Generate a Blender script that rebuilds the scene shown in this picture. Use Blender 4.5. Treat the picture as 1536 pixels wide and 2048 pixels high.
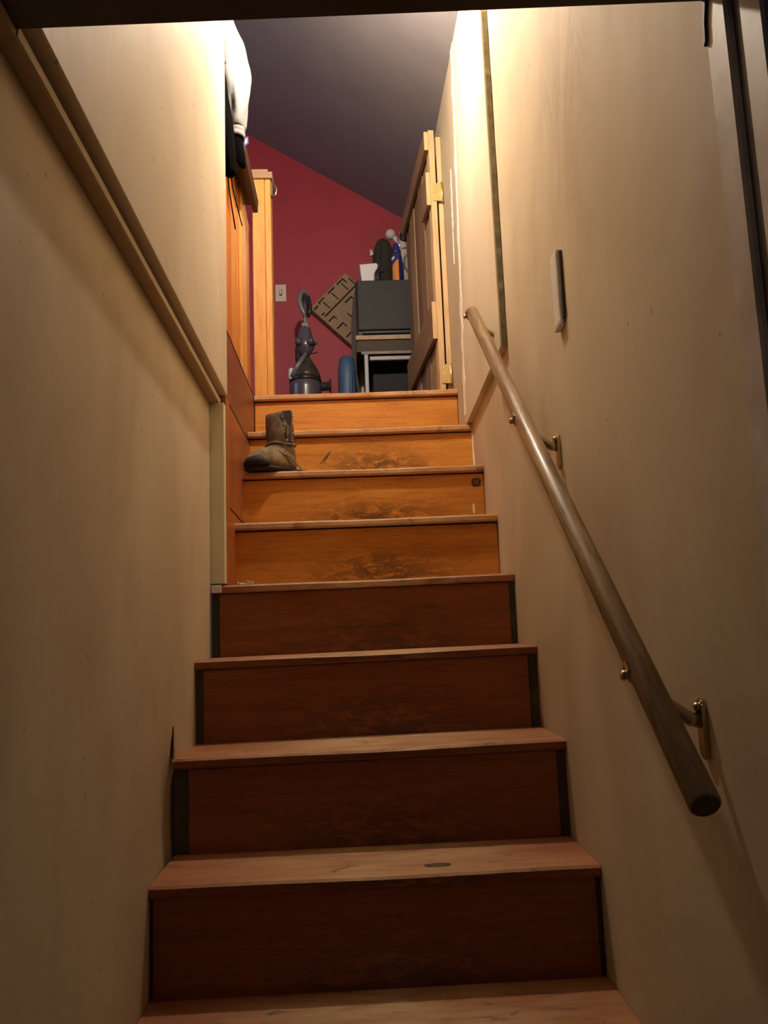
import bpy, bmesh, math, random
from mathutils import Vector, Matrix, noise as mnoise
random.seed(7)
for o in list(bpy.data.objects): bpy.data.objects.remove(o)
SC = bpy.context.scene
COL = SC.collection
PI = math.pi

# ------------------------------------------------------------------ camera
cam_d = bpy.data.cameras.new('camera'); cam = bpy.data.objects.new('camera', cam_d); COL.objects.link(cam)
SC.camera = cam
cam_d.sensor_fit = 'VERTICAL'; cam_d.sensor_height = 24.0; cam_d.lens = 24.0*1750.57/2048.0
cam_d.clip_start = 0.02
RGT = Vector((0.99892, -0.02853, -0.03664)); UPV = Vector((0.0315, -0.1621, 0.98627)); FWD = Vector((0.034, 0.98636, 0.1611))
m = Matrix((RGT, UPV, -FWD)).transposed().to_4x4(); m.translation = Vector((-0.409, -1.3406, 0.5627))
cam.matrix_world = m

# ------------------------------------------------------------------ world, light, exposure
w = bpy.data.worlds.new('world'); SC.world = w; w.use_nodes = True
w.node_tree.nodes['Background'].inputs[0].default_value = (0.55, 0.6, 0.85, 1)
w.node_tree.nodes['Background'].inputs[1].default_value = 0.022
SC.view_settings.view_transform = 'Standard'; SC.view_settings.look = 'None'
SC.view_settings.gamma = 1.0; SC.view_settings.use_curve_mapping = False
SC.view_settings.exposure = 0.0
BULB_COLOR = (1.0, 0.84, 0.66); BULB_STRENGTH = 1300.0; BULB_POS = (-0.45, 0.85, 2.50)
# cool light of the attic bedroom, well to the left of the stairwell
al = bpy.data.lights.new('bedroom_window_light', 'AREA'); al.shape = 'RECTANGLE'; al.size = 0.8; al.size_y = 0.9
al.energy = 4.5; al.color = (0.55, 0.68, 1.0)
alo = bpy.data.objects.new('bedroom_window_light', al); COL.objects.link(alo)
alo.location = (-2.33, 2.0, 2.6); alo.rotation_euler = (0, -PI/2, 0)

# ------------------------------------------------------------------ node helpers
def newmat(name):
    M = bpy.data.materials.new(name); M.use_nodes = True
    nt = M.node_tree; b = nt.nodes['Principled BSDF']
    return M, nt, b
def nd(nt, typ, **kw):
    n = nt.nodes.new(typ)
    for k, v in kw.items():
        if k in ('operation', 'blend_type', 'data_type', 'wave_type', 'bands_direction', 'feature', 'noise_dimensions', 'clamp', 'rings_direction', 'interpolation_type'): setattr(n, k, v)
    return n
def math_(nt, op, a, b=None, clamp=False):
    n = nt.nodes.new('ShaderNodeMath'); n.operation = op; n.use_clamp = clamp
    for i, v in enumerate((a, b)):
        if v is None: continue
        if isinstance(v, (int, float)): n.inputs[i].default_value = v
        else: nt.links.new(v, n.inputs[i])
    return n.outputs[0]
def mixc(nt, fac, a, b, blend='MIX'):
    n = nt.nodes.new('ShaderNodeMix'); n.data_type = 'RGBA'; n.blend_type = blend
    for s, v in ((0, fac), (6, a), (7, b)):
        if isinstance(v, (int, float)): n.inputs[s].default_value = v
        elif isinstance(v, tuple): n.inputs[s].default_value = (*v[:3], 1)
        else: nt.links.new(v, n.inputs[s])
    return n.outputs[2]
def coords(nt, scale=(1, 1, 1), kind='Object', loc=(0, 0, 0)):
    t = nt.nodes.new('ShaderNodeTexCoord'); mp = nt.nodes.new('ShaderNodeMapping')
    mp.inputs['Scale'].default_value = scale; mp.inputs['Location'].default_value = loc
    nt.links.new(t.outputs[kind], mp.inputs['Vector']); return mp.outputs[0]
def noise(nt, vec, scale=5, detail=4, rough=0.55, dist=0.0):
    n = nt.nodes.new('ShaderNodeTexNoise'); nt.links.new(vec, n.inputs['Vector'])
    n.inputs['Scale'].default_value = scale; n.inputs['Detail'].default_value = detail
    n.inputs['Roughness'].default_value = rough; n.inputs['Distortion'].default_value = dist
    return n.outputs[0]
def ramp(nt, fac, stops):
    r = nt.nodes.new('ShaderNodeValToRGB'); nt.links.new(fac, r.inputs[0])
    e = r.color_ramp.elements
    while len(e) < len(stops): e.new(0.5)
    for i, (p, c) in enumerate(stops):
        e[i].position = p; e[i].color = (*c[:3], 1) if isinstance(c, tuple) else (c, c, c, 1)
    return r.outputs[0]
def sep(nt, vec):
    s = nt.nodes.new('ShaderNodeSeparateXYZ'); nt.links.new(vec, s.inputs[0]); return s.outputs
def gauss(nt, v, c, s):      # smooth bump exp(-((v-c)/s)^2)
    d = math_(nt, 'MULTIPLY', math_(nt, 'SUBTRACT', v, c), 1.0/s)
    return math_(nt, 'EXPONENT', math_(nt, 'MULTIPLY', math_(nt, 'MULTIPLY', d, d), -1.0))
def bump(nt, b, h, strength=0.2, dist=0.005):
    n = nt.nodes.new('ShaderNodeBump'); n.inputs['Strength'].default_value = strength; n.inputs['Distance'].default_value = dist
    nt.links.new(h, n.inputs['Height']); nt.links.new(n.outputs[0], b.inputs['Normal'])
def plain(name, col, rough=0.5, metal=0.0, var=0.12, scale=25, bmp=0.0, coat=0.0):
    M, nt, b = newmat(name)
    v = coords(nt); n = noise(nt, v, scale, 4)
    dark = tuple(c*(1-var) for c in col); lite = tuple(min(1, c*(1+var)) for c in col)
    nt.links.new(ramp(nt, n, [(0.3, dark), (0.7, lite)]), b.inputs['Base Color'])
    b.inputs['Roughness'].default_value = rough; b.inputs['Metallic'].default_value = metal
    b.inputs['Coat Weight'].default_value = coat
    if bmp: bump(nt, b, noise(nt, v, scale*4, 3), bmp, 0.002)
    return M
def wood(name, c1, c2, c3, grain='X', rough=0.4, fine=1.0, knots=(), scuff=None, drip=None, scratch=(), flat=False, worn=None, coat=0.0, bmp=0.12):
    """long-grain wood: streaks along one axis, soft bands across it"""
    M, nt, b = newmat(name)
    oi = nt.nodes.new('ShaderNodeObjectInfo')
    def wc(scale, loc=(0, 0, 0)):       # object coordinates shifted at random per piece, so no two boards match
        t = nt.nodes.new('ShaderNodeTexCoord'); a = nt.nodes.new('ShaderNodeVectorMath'); a.operation = 'ADD'
        k = nt.nodes.new('ShaderNodeVectorMath'); k.operation = 'SCALE'; k.inputs[0].default_value = (7.3, 5.1, 9.7)
        nt.links.new(oi.outputs['Random'], k.inputs['Scale'])
        nt.links.new(t.outputs['Object'], a.inputs[0]); nt.links.new(k.outputs[0], a.inputs[1])
        mp = nt.nodes.new('ShaderNodeMapping'); mp.inputs['Scale'].default_value = scale; mp.inputs['Location'].default_value = loc
        nt.links.new(a.outputs[0], mp.inputs['Vector']); return mp.outputs[0]
    st = {'X': (1.2, 16, 16), 'Y': (16, 1.2, 16), 'Z': (16, 16, 1.2)}[grain]
    v = wc(tuple(s*fine for s in st)); raw = coords(nt)
    st2 = {'X': (2.2, 9, 9), 'Y': (9, 2.2, 9), 'Z': (9, 9, 2.2)}[grain]
    n1 = noise(nt, v, 1.6, 6, 0.62, 0.6)
    n2 = noise(nt, wc(tuple(s*fine*0.35 for s in st2), loc=(3, 1, 2)), 1.0, 3, 0.5, 1.5)
    nf = noise(nt, wc(tuple(s*5*fine for s in st)), 1.5, 3, 0.6)
    f = math_(nt, 'ADD', math_(nt, 'MULTIPLY', n1, 0.6), math_(nt, 'MULTIPLY', n2, 0.4))
    col = ramp(nt, f, [(0.3, c1), (0.5, c2), (0.68, c3)])
    col = mixc(nt, math_(nt, 'MULTIPLY', ramp(nt, nf, [(0.3, 1.0), (0.5, 0.0)]), 0.35), col, tuple(c*0.45 for c in c1))
    x, y, z = sep(nt, raw)
    rgh = math_(nt, 'ADD', math_(nt, 'MULTIPLY', n2, 0.25), rough-0.12)
    if worn:        # bare, trodden middle of a tread: axis, centre, half width, colour
        wv = noise(nt, wc((3, 9, 3)), 2.0, 5, 0.6, 0.5)
        g = gauss(nt, x, worn[0], worn[1])
        mk = math_(nt, 'MULTIPLY', g, ramp(nt, wv, [(0.3, 0.15), (0.6, 1.0)]))
        col = mixc(nt, mk, col, worn[2])
        dirt = ramp(nt, noise(nt, wc((5, 14, 5), loc=(7, 2, 1)), 2.5, 6, 0.7, 1.0), [(0.56, 0.0), (0.68, 0.7)])
        col = mixc(nt, dirt, col, (0.07, 0.035, 0.018))
        rgh = math_(nt, 'ADD', rgh, math_(nt, 'MULTIPLY', mk, 0.25))
    if scuff:       # boot scuffs low in the middle of a riser
        sx, ss, sz, sh, amt = scuff
        g = math_(nt, 'MULTIPLY', gauss(nt, x, sx, ss), gauss(nt, z, sz, sh))
        sn = noise(nt, wc((12, 12, 34)), 1.6, 8, 0.75, 0.7)
        mk = math_(nt, 'MULTIPLY', g, ramp(nt, sn, [(0.40, 0.0), (0.52, 1.0)]))
        col = mixc(nt, math_(nt, 'MULTIPLY', mk, amt), col, (0.045, 0.02, 0.01))
        lines = ramp(nt, noise(nt, wc((10, 10, 60), loc=(1, 5, 2)), 1.3, 4, 0.6, 3.0), [(0.60, 0.0), (0.64, 1.0)])
        col = mixc(nt, math_(nt, 'MULTIPLY', math_(nt, 'MULTIPLY', lines, gauss(nt, x, sx, ss*1.7)), 0.45*amt), col, (0.05, 0.022, 0.01))
    for kx, kz, kr in knots:
        dx = math_(nt, 'SUBTRACT', x, kx); dz = math_(nt, 'MULTIPLY', math_(nt, 'SUBTRACT', y if flat else z, kz), 1.8 if flat else 1.1)
        d = math_(nt, 'SQRT', math_(nt, 'ADD', math_(nt, 'MULTIPLY', dx, dx), math_(nt, 'MULTIPLY', dz, dz)))
        dn = math_(nt, 'ADD', d, math_(nt, 'MULTIPLY', math_(nt, 'SUBTRACT', noise(nt, raw, 90, 3), 0.5), kr*0.9))
        mk = ramp(nt, math_(nt, 'MULTIPLY', dn, 1.0/kr), [(0.45, 0.75), (0.7, 1.0), (0.85, 1.0), (1.0, 0.0)])
        col = mixc(nt, mk, col, (0.045, 0.025, 0.018))
    for sx, sz, ang, ln, wd in scratch:
        u = math_(nt, 'ADD', math_(nt, 'MULTIPLY', math_(nt, 'SUBTRACT', x, sx), math.cos(ang)), math_(nt, 'MULTIPLY', math_(nt, 'SUBTRACT', z, sz), math.sin(ang)))
        t = math_(nt, 'ADD', math_(nt, 'MULTIPLY', math_(nt, 'SUBTRACT', x, sx), -math.sin(ang)), math_(nt, 'MULTIPLY', math_(nt, 'SUBTRACT', z, sz), math.cos(ang)))
        t = math_(nt, 'ADD', t, math_(nt, 'MULTIPLY', math_(nt, 'SUBTRACT', noise(nt, raw, 60, 3), 0.5), wd*1.5))
        mk = math_(nt, 'MULTIPLY', gauss(nt, u, 0.0, ln), gauss(nt, t, 0.0, wd))
        col = mixc(nt, ramp(nt, mk, [(0.25, 0.0), (0.6, 0.85)]), col, (0.05, 0.025, 0.012))
    for dx0, dz0, dw, dh in (drip or ()):
        mk = math_(nt, 'MULTIPLY', gauss(nt, x, dx0, dw), gauss(nt, z, dz0, dh))
        col = mixc(nt, ramp(nt, mk, [(0.35, 0.0), (0.5, 1.0)]), col, (0.75, 0.68, 0.52))
    nt.links.new(col, b.inputs['Base Color']); nt.links.new(rgh, b.inputs['Roughness'])
    b.inputs['Coat Weight'].default_value = coat; b.inputs['Coat Roughness'].default_value = 0.25
    bump(nt, b, nf, bmp, 0.002)
    return M
def paint(name, col, rough=0.42, dirty=0.35, dirtcol=(0.40, 0.28, 0.165), caustics=None, wob=0.25):
    """brushed interior paint, vertical brush streaks, grime, slightly wavy sheet"""
    M, nt, b = newmat(name)
    n1 = noise(nt, coords(nt, (26, 26, 2.0)), 1.5, 5, 0.6, 0.3)
    big = noise(nt, coords(nt, (1.3, 1.3, 0.9)), 1.6, 4, 0.5, 0.5)
    mid = noise(nt, coords(nt, (2.6, 2.6, 1.5), loc=(2, 4, 1)), 1.5, 6, 0.6, 0.4)
    c = ramp(nt, n1, [(0.25, tuple(k*0.97 for k in col)), (0.6, col), (0.85, tuple(min(1, k*1.01) for k in col))])
    c = mixc(nt, ramp(nt, big, [(0.42, 0.0), (0.72, dirty*1.1)]), c, dirtcol)
    c = mixc(nt, ramp(nt, mid, [(0.52, 0.0), (0.72, dirty*0.55)]), c, dirtcol)
    specks = ramp(nt, noise(nt, coords(nt), 55, 2, 0.5), [(0.72, 0.0), (0.76, 0.6)])
    c = mixc(nt, specks, c, tuple(k*0.5 for k in dirtcol))
    if caustics:  # lamp caustics on the right wall, painted into its colour as brown bands
        for (cy, cz, sy, sz, tilt, amt) in caustics:
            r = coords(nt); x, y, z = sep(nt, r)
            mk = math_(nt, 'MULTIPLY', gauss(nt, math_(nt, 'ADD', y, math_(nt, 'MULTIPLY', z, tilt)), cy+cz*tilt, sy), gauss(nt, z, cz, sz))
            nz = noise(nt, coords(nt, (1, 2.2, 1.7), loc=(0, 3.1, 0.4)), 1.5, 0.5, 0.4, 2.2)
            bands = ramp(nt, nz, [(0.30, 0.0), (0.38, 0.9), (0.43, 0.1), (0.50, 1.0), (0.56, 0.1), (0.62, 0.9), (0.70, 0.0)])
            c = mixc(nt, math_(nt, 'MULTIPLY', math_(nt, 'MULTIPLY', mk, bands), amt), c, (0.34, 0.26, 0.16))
    nt.links.new(c, b.inputs['Base Color'])
    nt.links.new(math_(nt, 'ADD', math_(nt, 'MULTIPLY', n1, 0.15), rough+0.22), b.inputs['Roughness'])
    b.inputs['Specular IOR Level'].default_value = 0.22
    h = math_(nt, 'ADD', math_(nt, 'MULTIPLY', n1, 0.3), math_(nt, 'MULTIPLY', noise(nt, coords(nt, (6, 6, 1.5)), 1.5, 2), wob*4))
    bump(nt, b, h, 0.22, 0.006)
    return M

# ------------------------------------------------------------------ materials
CREAM = (0.62, 0.525, 0.375)
M_wall = paint('cream_paint_right', CREAM, 0.40, 0.62, caustics=[(0.10, 1.60, 0.14, 0.19, 0.0, 0.6)])
M_wall2 = paint('cream_paint_left', (0.68, 0.58, 0.41), 0.42, 0.5)
M_wallup = paint('cream_paint_upper', (0.66, 0.575, 0.43), 0.36, 0.34)
M_green = paint('greenish_cream_paint', (0.76, 0.74, 0.53), 0.45, 0.3)
M_lip = paint('ledge_lip_paint', (0.80, 0.72, 0.56), 0.45, 0.2)
M_endface = plain('grey_green_strip', (0.20, 0.18, 0.11), 0.8, var=0.4, scale=40)
M_ledge = paint('ledge_paint', (0.46, 0.36, 0.23), 0.45, 0.4)
M_frontwall = plain('brown_panelled_front', (0.20, 0.14, 0.085), 0.6)
M_plaster = plain('bare_plaster', (0.85, 0.80, 0.70), 0.9, var=0.15, scale=60, bmp=0.4)
M_greywall = paint('greyed_cream_paint', (0.52, 0.44, 0.31), 0.38, 0.35)
M_ceil = plain('slate_blue_grey_ceiling', (0.225, 0.21, 0.225), 0.75, var=0.06, scale=6, bmp=0.1)
M_red = plain('crimson_wall_paint', (0.40, 0.042, 0.062), 0.6, var=0.06, scale=5, bmp=0.05)
M_roomwall = plain('dull_bedroom_paint', (0.35, 0.12, 0.12), 0.7)
M_floor = wood('dark_floor_boards', (0.10, 0.05, 0.025), (0.16, 0.08, 0.04), (0.22, 0.12, 0.06), 'Y')
M_dark = plain('near_black_wood_and_shade', (0.022, 0.013, 0.008), 0.5, var=0.3, scale=12)
M_jamb = plain('worn_grey_jamb_paint', (0.52, 0.46, 0.41), 0.5, var=0.2, scale=14, bmp=0.15)
M_groove_and_shade = plain('dark_groove_and_shade', (0.07, 0.055, 0.055), 0.6, var=0.35, scale=30)
M_navy = plain('dark_navy_door_paint', (0.05, 0.075, 0.14), 0.4, var=0.2, scale=8)
O1, O2, O3 = (0.41, 0.135, 0.019), (0.64, 0.255, 0.034), (0.74, 0.335, 0.055)
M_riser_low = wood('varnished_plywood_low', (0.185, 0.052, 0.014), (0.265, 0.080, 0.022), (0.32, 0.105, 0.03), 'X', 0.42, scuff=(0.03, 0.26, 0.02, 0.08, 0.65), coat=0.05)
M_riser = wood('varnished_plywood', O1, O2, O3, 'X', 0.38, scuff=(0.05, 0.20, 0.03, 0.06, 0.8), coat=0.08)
M_riser_knot = wood('varnished_plywood_knot', O1, O2, O3, 'X', 0.38, knots=((0.355, 0.133, 0.017),), scuff=(0.03, 0.22, 0.03, 0.05, 0.85), drip=((0.343, 0.05, 0.0035, 0.018),), coat=0.08)
M_riser_top = wood('varnished_plywood_top', O1, O2, (0.52, 0.19, 0.05), 'X', 0.38, scuff=(0.02, 0.10, 0.015, 0.03, 0.9), coat=0.08)
M_backing = plain('dark_green_riser_board', (0.075, 0.07, 0.045), 0.6, var=0.3, scale=18)
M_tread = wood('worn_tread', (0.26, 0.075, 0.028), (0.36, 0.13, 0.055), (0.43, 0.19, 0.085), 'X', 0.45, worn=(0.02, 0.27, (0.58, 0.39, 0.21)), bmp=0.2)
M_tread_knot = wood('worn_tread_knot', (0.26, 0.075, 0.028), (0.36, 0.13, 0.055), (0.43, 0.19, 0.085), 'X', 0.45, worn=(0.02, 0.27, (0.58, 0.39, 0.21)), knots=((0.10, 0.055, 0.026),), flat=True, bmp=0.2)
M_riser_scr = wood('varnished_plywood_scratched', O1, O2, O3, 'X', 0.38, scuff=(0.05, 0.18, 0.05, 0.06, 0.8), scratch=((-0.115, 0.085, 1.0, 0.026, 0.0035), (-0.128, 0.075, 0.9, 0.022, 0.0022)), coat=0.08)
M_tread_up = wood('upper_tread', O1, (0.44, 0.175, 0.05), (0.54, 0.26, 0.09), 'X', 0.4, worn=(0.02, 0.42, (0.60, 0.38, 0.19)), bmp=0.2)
M_skirt = wood('reddish_skirt', (0.15, 0.036, 0.018), (0.21, 0.055, 0.025), (0.26, 0.075, 0.034), 'Y', 0.42, coat=0.06)
M_skirt2 = wood('russet_skirt', (0.26, 0.075, 0.025), (0.35, 0.11, 0.036), (0.42, 0.14, 0.05), 'Z', 0.42, coat=0.06)
M_skirt_o = wood('orange_casing', (0.36, 0.11, 0.025), (0.45, 0.15, 0.035), (0.52, 0.19, 0.045), 'Z', 0.4)
M_plank_d = wood('deep_orange_pine', (0.40, 0.10, 0.018), (0.52, 0.16, 0.028), (0.60, 0.21, 0.04), 'Z', 0.38, coat=0.1)
M_plank_l = wood('light_honey_pine', (0.50, 0.21, 0.045), (0.66, 0.31, 0.07), (0.74, 0.39, 0.11), 'Z', 0.36, coat=0.1)
M_plank_r = wood('red_orange_pine', (0.30, 0.062, 0.012), (0.42, 0.10, 0.018), (0.50, 0.14, 0.026), 'Z', 0.38, coat=0.1)
M_plank_m = wood('amber_pine', (0.50, 0.17, 0.03), (0.62, 0.25, 0.05), (0.70, 0.31, 0.07), 'Z', 0.38, coat=0.1)
M_plank_k = wood('knotty_brown_pine', (0.16, 0.05, 0.015), (0.30, 0.10, 0.03), (0.44, 0.18, 0.05), 'Z', 0.4, fine=0.7, coat=0.1)
M_post = wood('honey_pine_post', (0.52, 0.22, 0.05), (0.66, 0.31, 0.075), (0.72, 0.37, 0.10), 'Z', 0.36, coat=0.1)
M_cap = wood('greyish_pine_cap', (0.22, 0.12, 0.07), (0.32, 0.19, 0.11), (0.40, 0.25, 0.15), 'X', 0.5)
M_darkrail = wood('dark_brown_rail_wood', (0.032, 0.013, 0.005), (0.055, 0.022, 0.008), (0.08, 0.033, 0.013), 'Y', 0.5)
M_gate = wood('weathered_gate_board', (0.15, 0.085, 0.04), (0.25, 0.15, 0.075), (0.36, 0.23, 0.12), 'Z', 0.6, bmp=0.3)
M_gate_l = wood('paler_gate_board', (0.22, 0.13, 0.06), (0.36, 0.23, 0.115), (0.46, 0.31, 0.17), 'Z', 0.6, bmp=0.3)
M_gate2 = wood('weathered_gate_batten', (0.16, 0.09, 0.04), (0.26, 0.155, 0.08), (0.34, 0.21, 0.11), 'Y', 0.6, bmp=0.3)
M_pine = wood('raw_pine_edge', (0.52, 0.32, 0.15), (0.66, 0.44, 0.22), (0.74, 0.52, 0.28), 'Z', 0.55)
M_rail = wood('oak_handrail', (0.09, 0.05, 0.02), (0.36, 0.24, 0.12), (0.54, 0.39, 0.21), 'Z', 0.38, fine=2.6, coat=0.12, bmp=0.25)
M_endgrain = plain('rail_end_grain', (0.11, 0.055, 0.025), 0.7, var=0.3, scale=120)
M_brass = plain('brushed_brass', (0.52, 0.43, 0.25), 0.30, 1.0, var=0.1)
M_hinge = plain('brass_hinge', (0.78, 0.60, 0.26), 0.38, 0.8, var=0.1)
M_chrome = plain('chrome', (0.75, 0.75, 0.75), 0.15, 1.0, var=0.03)
M_greyplastic = plain('grey_plastic', (0.72, 0.70, 0.70), 0.5, var=0.06)
M_ivory = plain('ivory_plastic', (0.72, 0.60, 0.50), 0.45, var=0.04)
M_black = plain('black_cloth', (0.0007, 0.0007, 0.0009), 1.0, var=0.3, scale=60); M_black.node_tree.nodes['Principled BSDF'].inputs['Specular IOR Level'].default_value = 0.05
M_boot = plain('dusty_boot_leather', (0.135, 0.088, 0.055), 0.85, var=0.65, scale=38, bmp=0.5)
M_bootfoot = plain('dusty_boot_suede', (0.21, 0.155, 0.092), 0.9, var=0.45, scale=30, bmp=0.4)
M_bootdark = plain('dark_boot_inside', (0.025, 0.018, 0.013), 0.8, var=0.4, scale=40)
M_sole = plain('black_boot_rubber', (0.012, 0.010, 0.009), 0.7, var=0.3, scale=40)
M_lace = plain('muddy_lace', (0.26, 0.19, 0.12), 0.9, var=0.3, scale=80)
M_eyelet = plain('dull_eyelet_metal', (0.30, 0.27, 0.24), 0.4, 0.8)
M_lint = plain('pale_lint', (0.70, 0.60, 0.48), 1.0, var=0.1)
# knit jacket
M_jacket, nt, b = newmat('light_grey_fleece')
v = coords(nt); nt.links.new(ramp(nt, noise(nt, v, 220, 3, 0.7), [(0.3, (0.15, 0.15, 0.155)), (0.7, (0.24, 0.24, 0.245))]), b.inputs['Base Color'])
b.inputs['Roughness'].default_value = 0.95; bump(nt, b, noise(nt, v, 300, 2), 0.3, 0.002)
M_tag = plain('blue_tag', (0.06, 0.08, 0.42), 0.6)
M_whitetag = plain('white_tag', (0.75, 0.75, 0.78), 0.7)
M_vac = plain('purple_grey_plastic', (0.085, 0.075, 0.10), 0.25, var=0.08, coat=0.3)
M_vac2 = plain('silver_grey_plastic', (0.17, 0.155, 0.18), 0.3, 0.1, var=0.08)
M_vacdark = plain('smoky_bin_plastic', (0.03, 0.026, 0.034), 0.2, var=0.2, coat=0.4)
M_vacbin = plain('olive_dust_bin', (0.05, 0.043, 0.03), 0.22, var=0.3, coat=0.3)
M_hose = plain('black_rubber_hose', (0.03, 0.026, 0.03), 0.5)
M_board = plain('tan_grooved_board', (0.30, 0.205, 0.125), 0.75, var=0.12, scale=35, bmp=0.2)
M_boarddk = plain('dark_board_groove', (0.035, 0.02, 0.012), 0.9)
M_box = plain('black_grained_vinyl', (0.022, 0.025, 0.025), 0.6, var=0.25, scale=120, bmp=0.2)
M_box2 = plain('black_plastic_trim', (0.006, 0.006, 0.007), 0.5, var=0.2)
M_ply = plain('raw_plywood_edge', (0.46, 0.34, 0.22), 0.7, var=0.2, scale=30)
M_apron = wood('dark_brown_apron', (0.03, 0.016, 0.008), (0.05, 0.026, 0.012), (0.07, 0.037, 0.017), 'X', 0.6)
M_steel = plain('grey_steel_tube', (0.27, 0.26, 0.27), 0.5, 0.3, var=0.1)
M_steeldk = plain('dull_dark_steel', (0.13, 0.11, 0.11), 0.5, 0.5, var=0.2)
M_blue = plain('blue_tub_plastic', (0.055, 0.12, 0.25), 0.5, var=0.08)
M_tableshade = plain('navy_black_shade', (0.0015, 0.004, 0.010), 0.7, var=0.2)
M_bottle = plain('navy_bottle_plastic', (0.035, 0.04, 0.20), 0.35, var=0.05)
M_orange = plain('orange_label', (0.75, 0.27, 0.05), 0.5, var=0.06)
M_white = plain('white_card', (0.78, 0.77, 0.80), 0.6, var=0.03)
M_bluecard = plain('pale_blue_card', (0.22, 0.28, 0.40), 0.6, var=0.05)
M_whitepl = plain('offwhite_plastic', (0.58, 0.53, 0.50), 0.45, var=0.05)
M_bag = plain('dark_olive_fabric', (0.028, 0.025, 0.020), 0.9, var=0.3, scale=50, bmp=0.2)
M_panelbrown = wood('brown_panel', (0.05, 0.03, 0.024), (0.075, 0.045, 0.036), (0.095, 0.057, 0.045), 'Z', 0.6)
# lit bulb
M_bulb, nt, b = newmat('lit_bulb_glass')
b.inputs['Emission Color'].default_value = (*BULB_COLOR, 1); b.inputs['Emission Strength'].default_value = BULB_STRENGTH
b.inputs['Base Color'].default_value = (0.9, 0.85, 0.75, 1)

# ------------------------------------------------------------------ mesh helpers
def nbm(): return bmesh.new()
def bx(bm, x0, x1, y0, y1, z0, z1, bev=0.0, seg=1, mi=0):
    r = bmesh.ops.create_cube(bm, size=1.0)
    vs = r['verts']
    for v in vs:
        v.co = Vector((x0+(v.co.x+.5)*(x1-x0), y0+(v.co.y+.5)*(y1-y0), z0+(v.co.z+.5)*(z1-z0)))
    fs = list({f for v in vs for f in v.link_faces})
    for f in fs: f.material_index = mi
    if bev > 0:
        es = list({e for v in vs for e in v.link_edges})
        bmesh.ops.bevel(bm, geom=es, offset=bev, segments=seg, affect='EDGES', profile=0.5, material=-1)
    return bm
def tube(bm, pts, rad, n=10, cap=True, closed=False, mi=0, flat=1.0, capmi=None):
    """round tube through points; rad may be a list"""
    P = [Vector(p) for p in pts]; N = len(P)
    R = rad if isinstance(rad, (list, tuple)) else [rad]*N
    rings = []; ref = None
    for i in range(N):
        a = P[(i-1) % N] if (closed or i > 0) else P[i]; c = P[(i+1) % N] if (closed or i < N-1) else P[i]
        t = (c-a).normalized()
        if ref is None:
            ref = Vector((0, 0, 1)) if abs(t.z) < 0.9 else Vector((0, 1, 0))
        u = (ref - t*ref.dot(t)).normalized(); ref = u; v = t.cross(u)
        rings.append([bm.verts.new(P[i]+(u*math.cos(2*PI*k/n)+v*math.sin(2*PI*k/n)*flat)*R[i]) for k in range(n)])
    for i in range(N if closed else N-1):
        A, B = rings[i], rings[(i+1) % N]
        for k in range(n):
            f = bm.faces.new((A[k], A[(k+1) % n], B[(k+1) % n], B[k])); f.smooth = True; f.material_index = mi
    if cap and not closed:
        f = bm.faces.new(list(reversed(rings[0]))); f.material_index = mi if capmi is None else capmi
        f = bm.faces.new(rings[-1]); f.material_index = mi if capmi is None else capmi
    return bm
def lathe(bm, prof, center=(0, 0, 0), n=20, axis='Z', mi=0, sx=1.0, sy=1.0):
    c = Vector(center); rings = []
    for r, h in prof:
        ring = []
        for k in range(n):
            a = 2*PI*k/n; p = Vector((r*math.cos(a)*sx, r*math.sin(a)*sy, h))
            if axis == 'X': p = Vector((p.z, p.x, p.y))
            if axis == 'Y': p = Vector((p.x, p.z, p.y))
            ring.append(bm.verts.new(c+p))
        rings.append(ring)
    for A, B in zip(rings, rings[1:]):
        for k in range(n):
            f = bm.faces.new((A[k], A[(k+1) % n], B[(k+1) % n], B[k])); f.smooth = True; f.material_index = mi
    for ring in (rings[0], rings[-1]):
        f = bm.faces.new(ring); f.material_index = mi
    return bm
def prism(bm, pts, d0, d1, axis='X', mi=0):
    """polygon given in the two other axes, extruded along axis"""
    def mk(p, d):
        a, b_ = p
        return {'X': (d, a, b_), 'Y': (a, d, b_), 'Z': (a, b_, d)}[axis]
    A = [bm.verts.new(mk(p, d0)) for p in pts]; B = [bm.verts.new(mk(p, d1)) for p in pts]
    n = len(pts)
    fs = [bm.faces.new(A), bm.faces.new(list(reversed(B)))]
    for i in range(n): fs.append(bm.faces.new((A[i], B[i], B[(i+1) % n], A[(i+1) % n])))
    for f in fs: f.material_index = mi
    return bm
def sphere(bm, c, r, u=16, v=10, scale=(1, 1, 1), mi=0):
    res = bmesh.ops.create_uvsphere(bm, u_segments=u, v_segments=v, radius=1.0)
    for vt in res['verts']: vt.co = Vector((c[0]+vt.co.x*r*scale[0], c[1]+vt.co.y*r*scale[1], c[2]+vt.co.z*r*scale[2]))
    for f in {f for vt in res['verts'] for f in vt.link_faces}: f.smooth = True; f.material_index = mi
    return bm
WL = {}
def obj(name, bm, mats, parent=None, origin=None, local=False):
    """ONE mesh object; bm is in world space unless local"""
    bmesh.ops.recalc_face_normals(bm, faces=bm.faces[:])
    pw = WL.get(parent.name, Vector()) if parent else Vector()
    o0 = Vector(origin) if origin is not None else (pw.copy() if parent else Vector())
    if not local: bm.transform(Matrix.Translation(-o0))
    me = bpy.data.meshes.new(name); bm.to_mesh(me); bm.free()
    for mm in (mats if isinstance(mats, (list, tuple)) else [mats]): me.materials.append(mm)
    o = bpy.data.objects.new(name, me); COL.objects.link(o)
    if parent: o.parent = parent
    if local: o.location = origin or (0, 0, 0); WL[o.name] = pw
    else: o.location = o0-pw; WL[o.name] = o0
    return o
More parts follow.
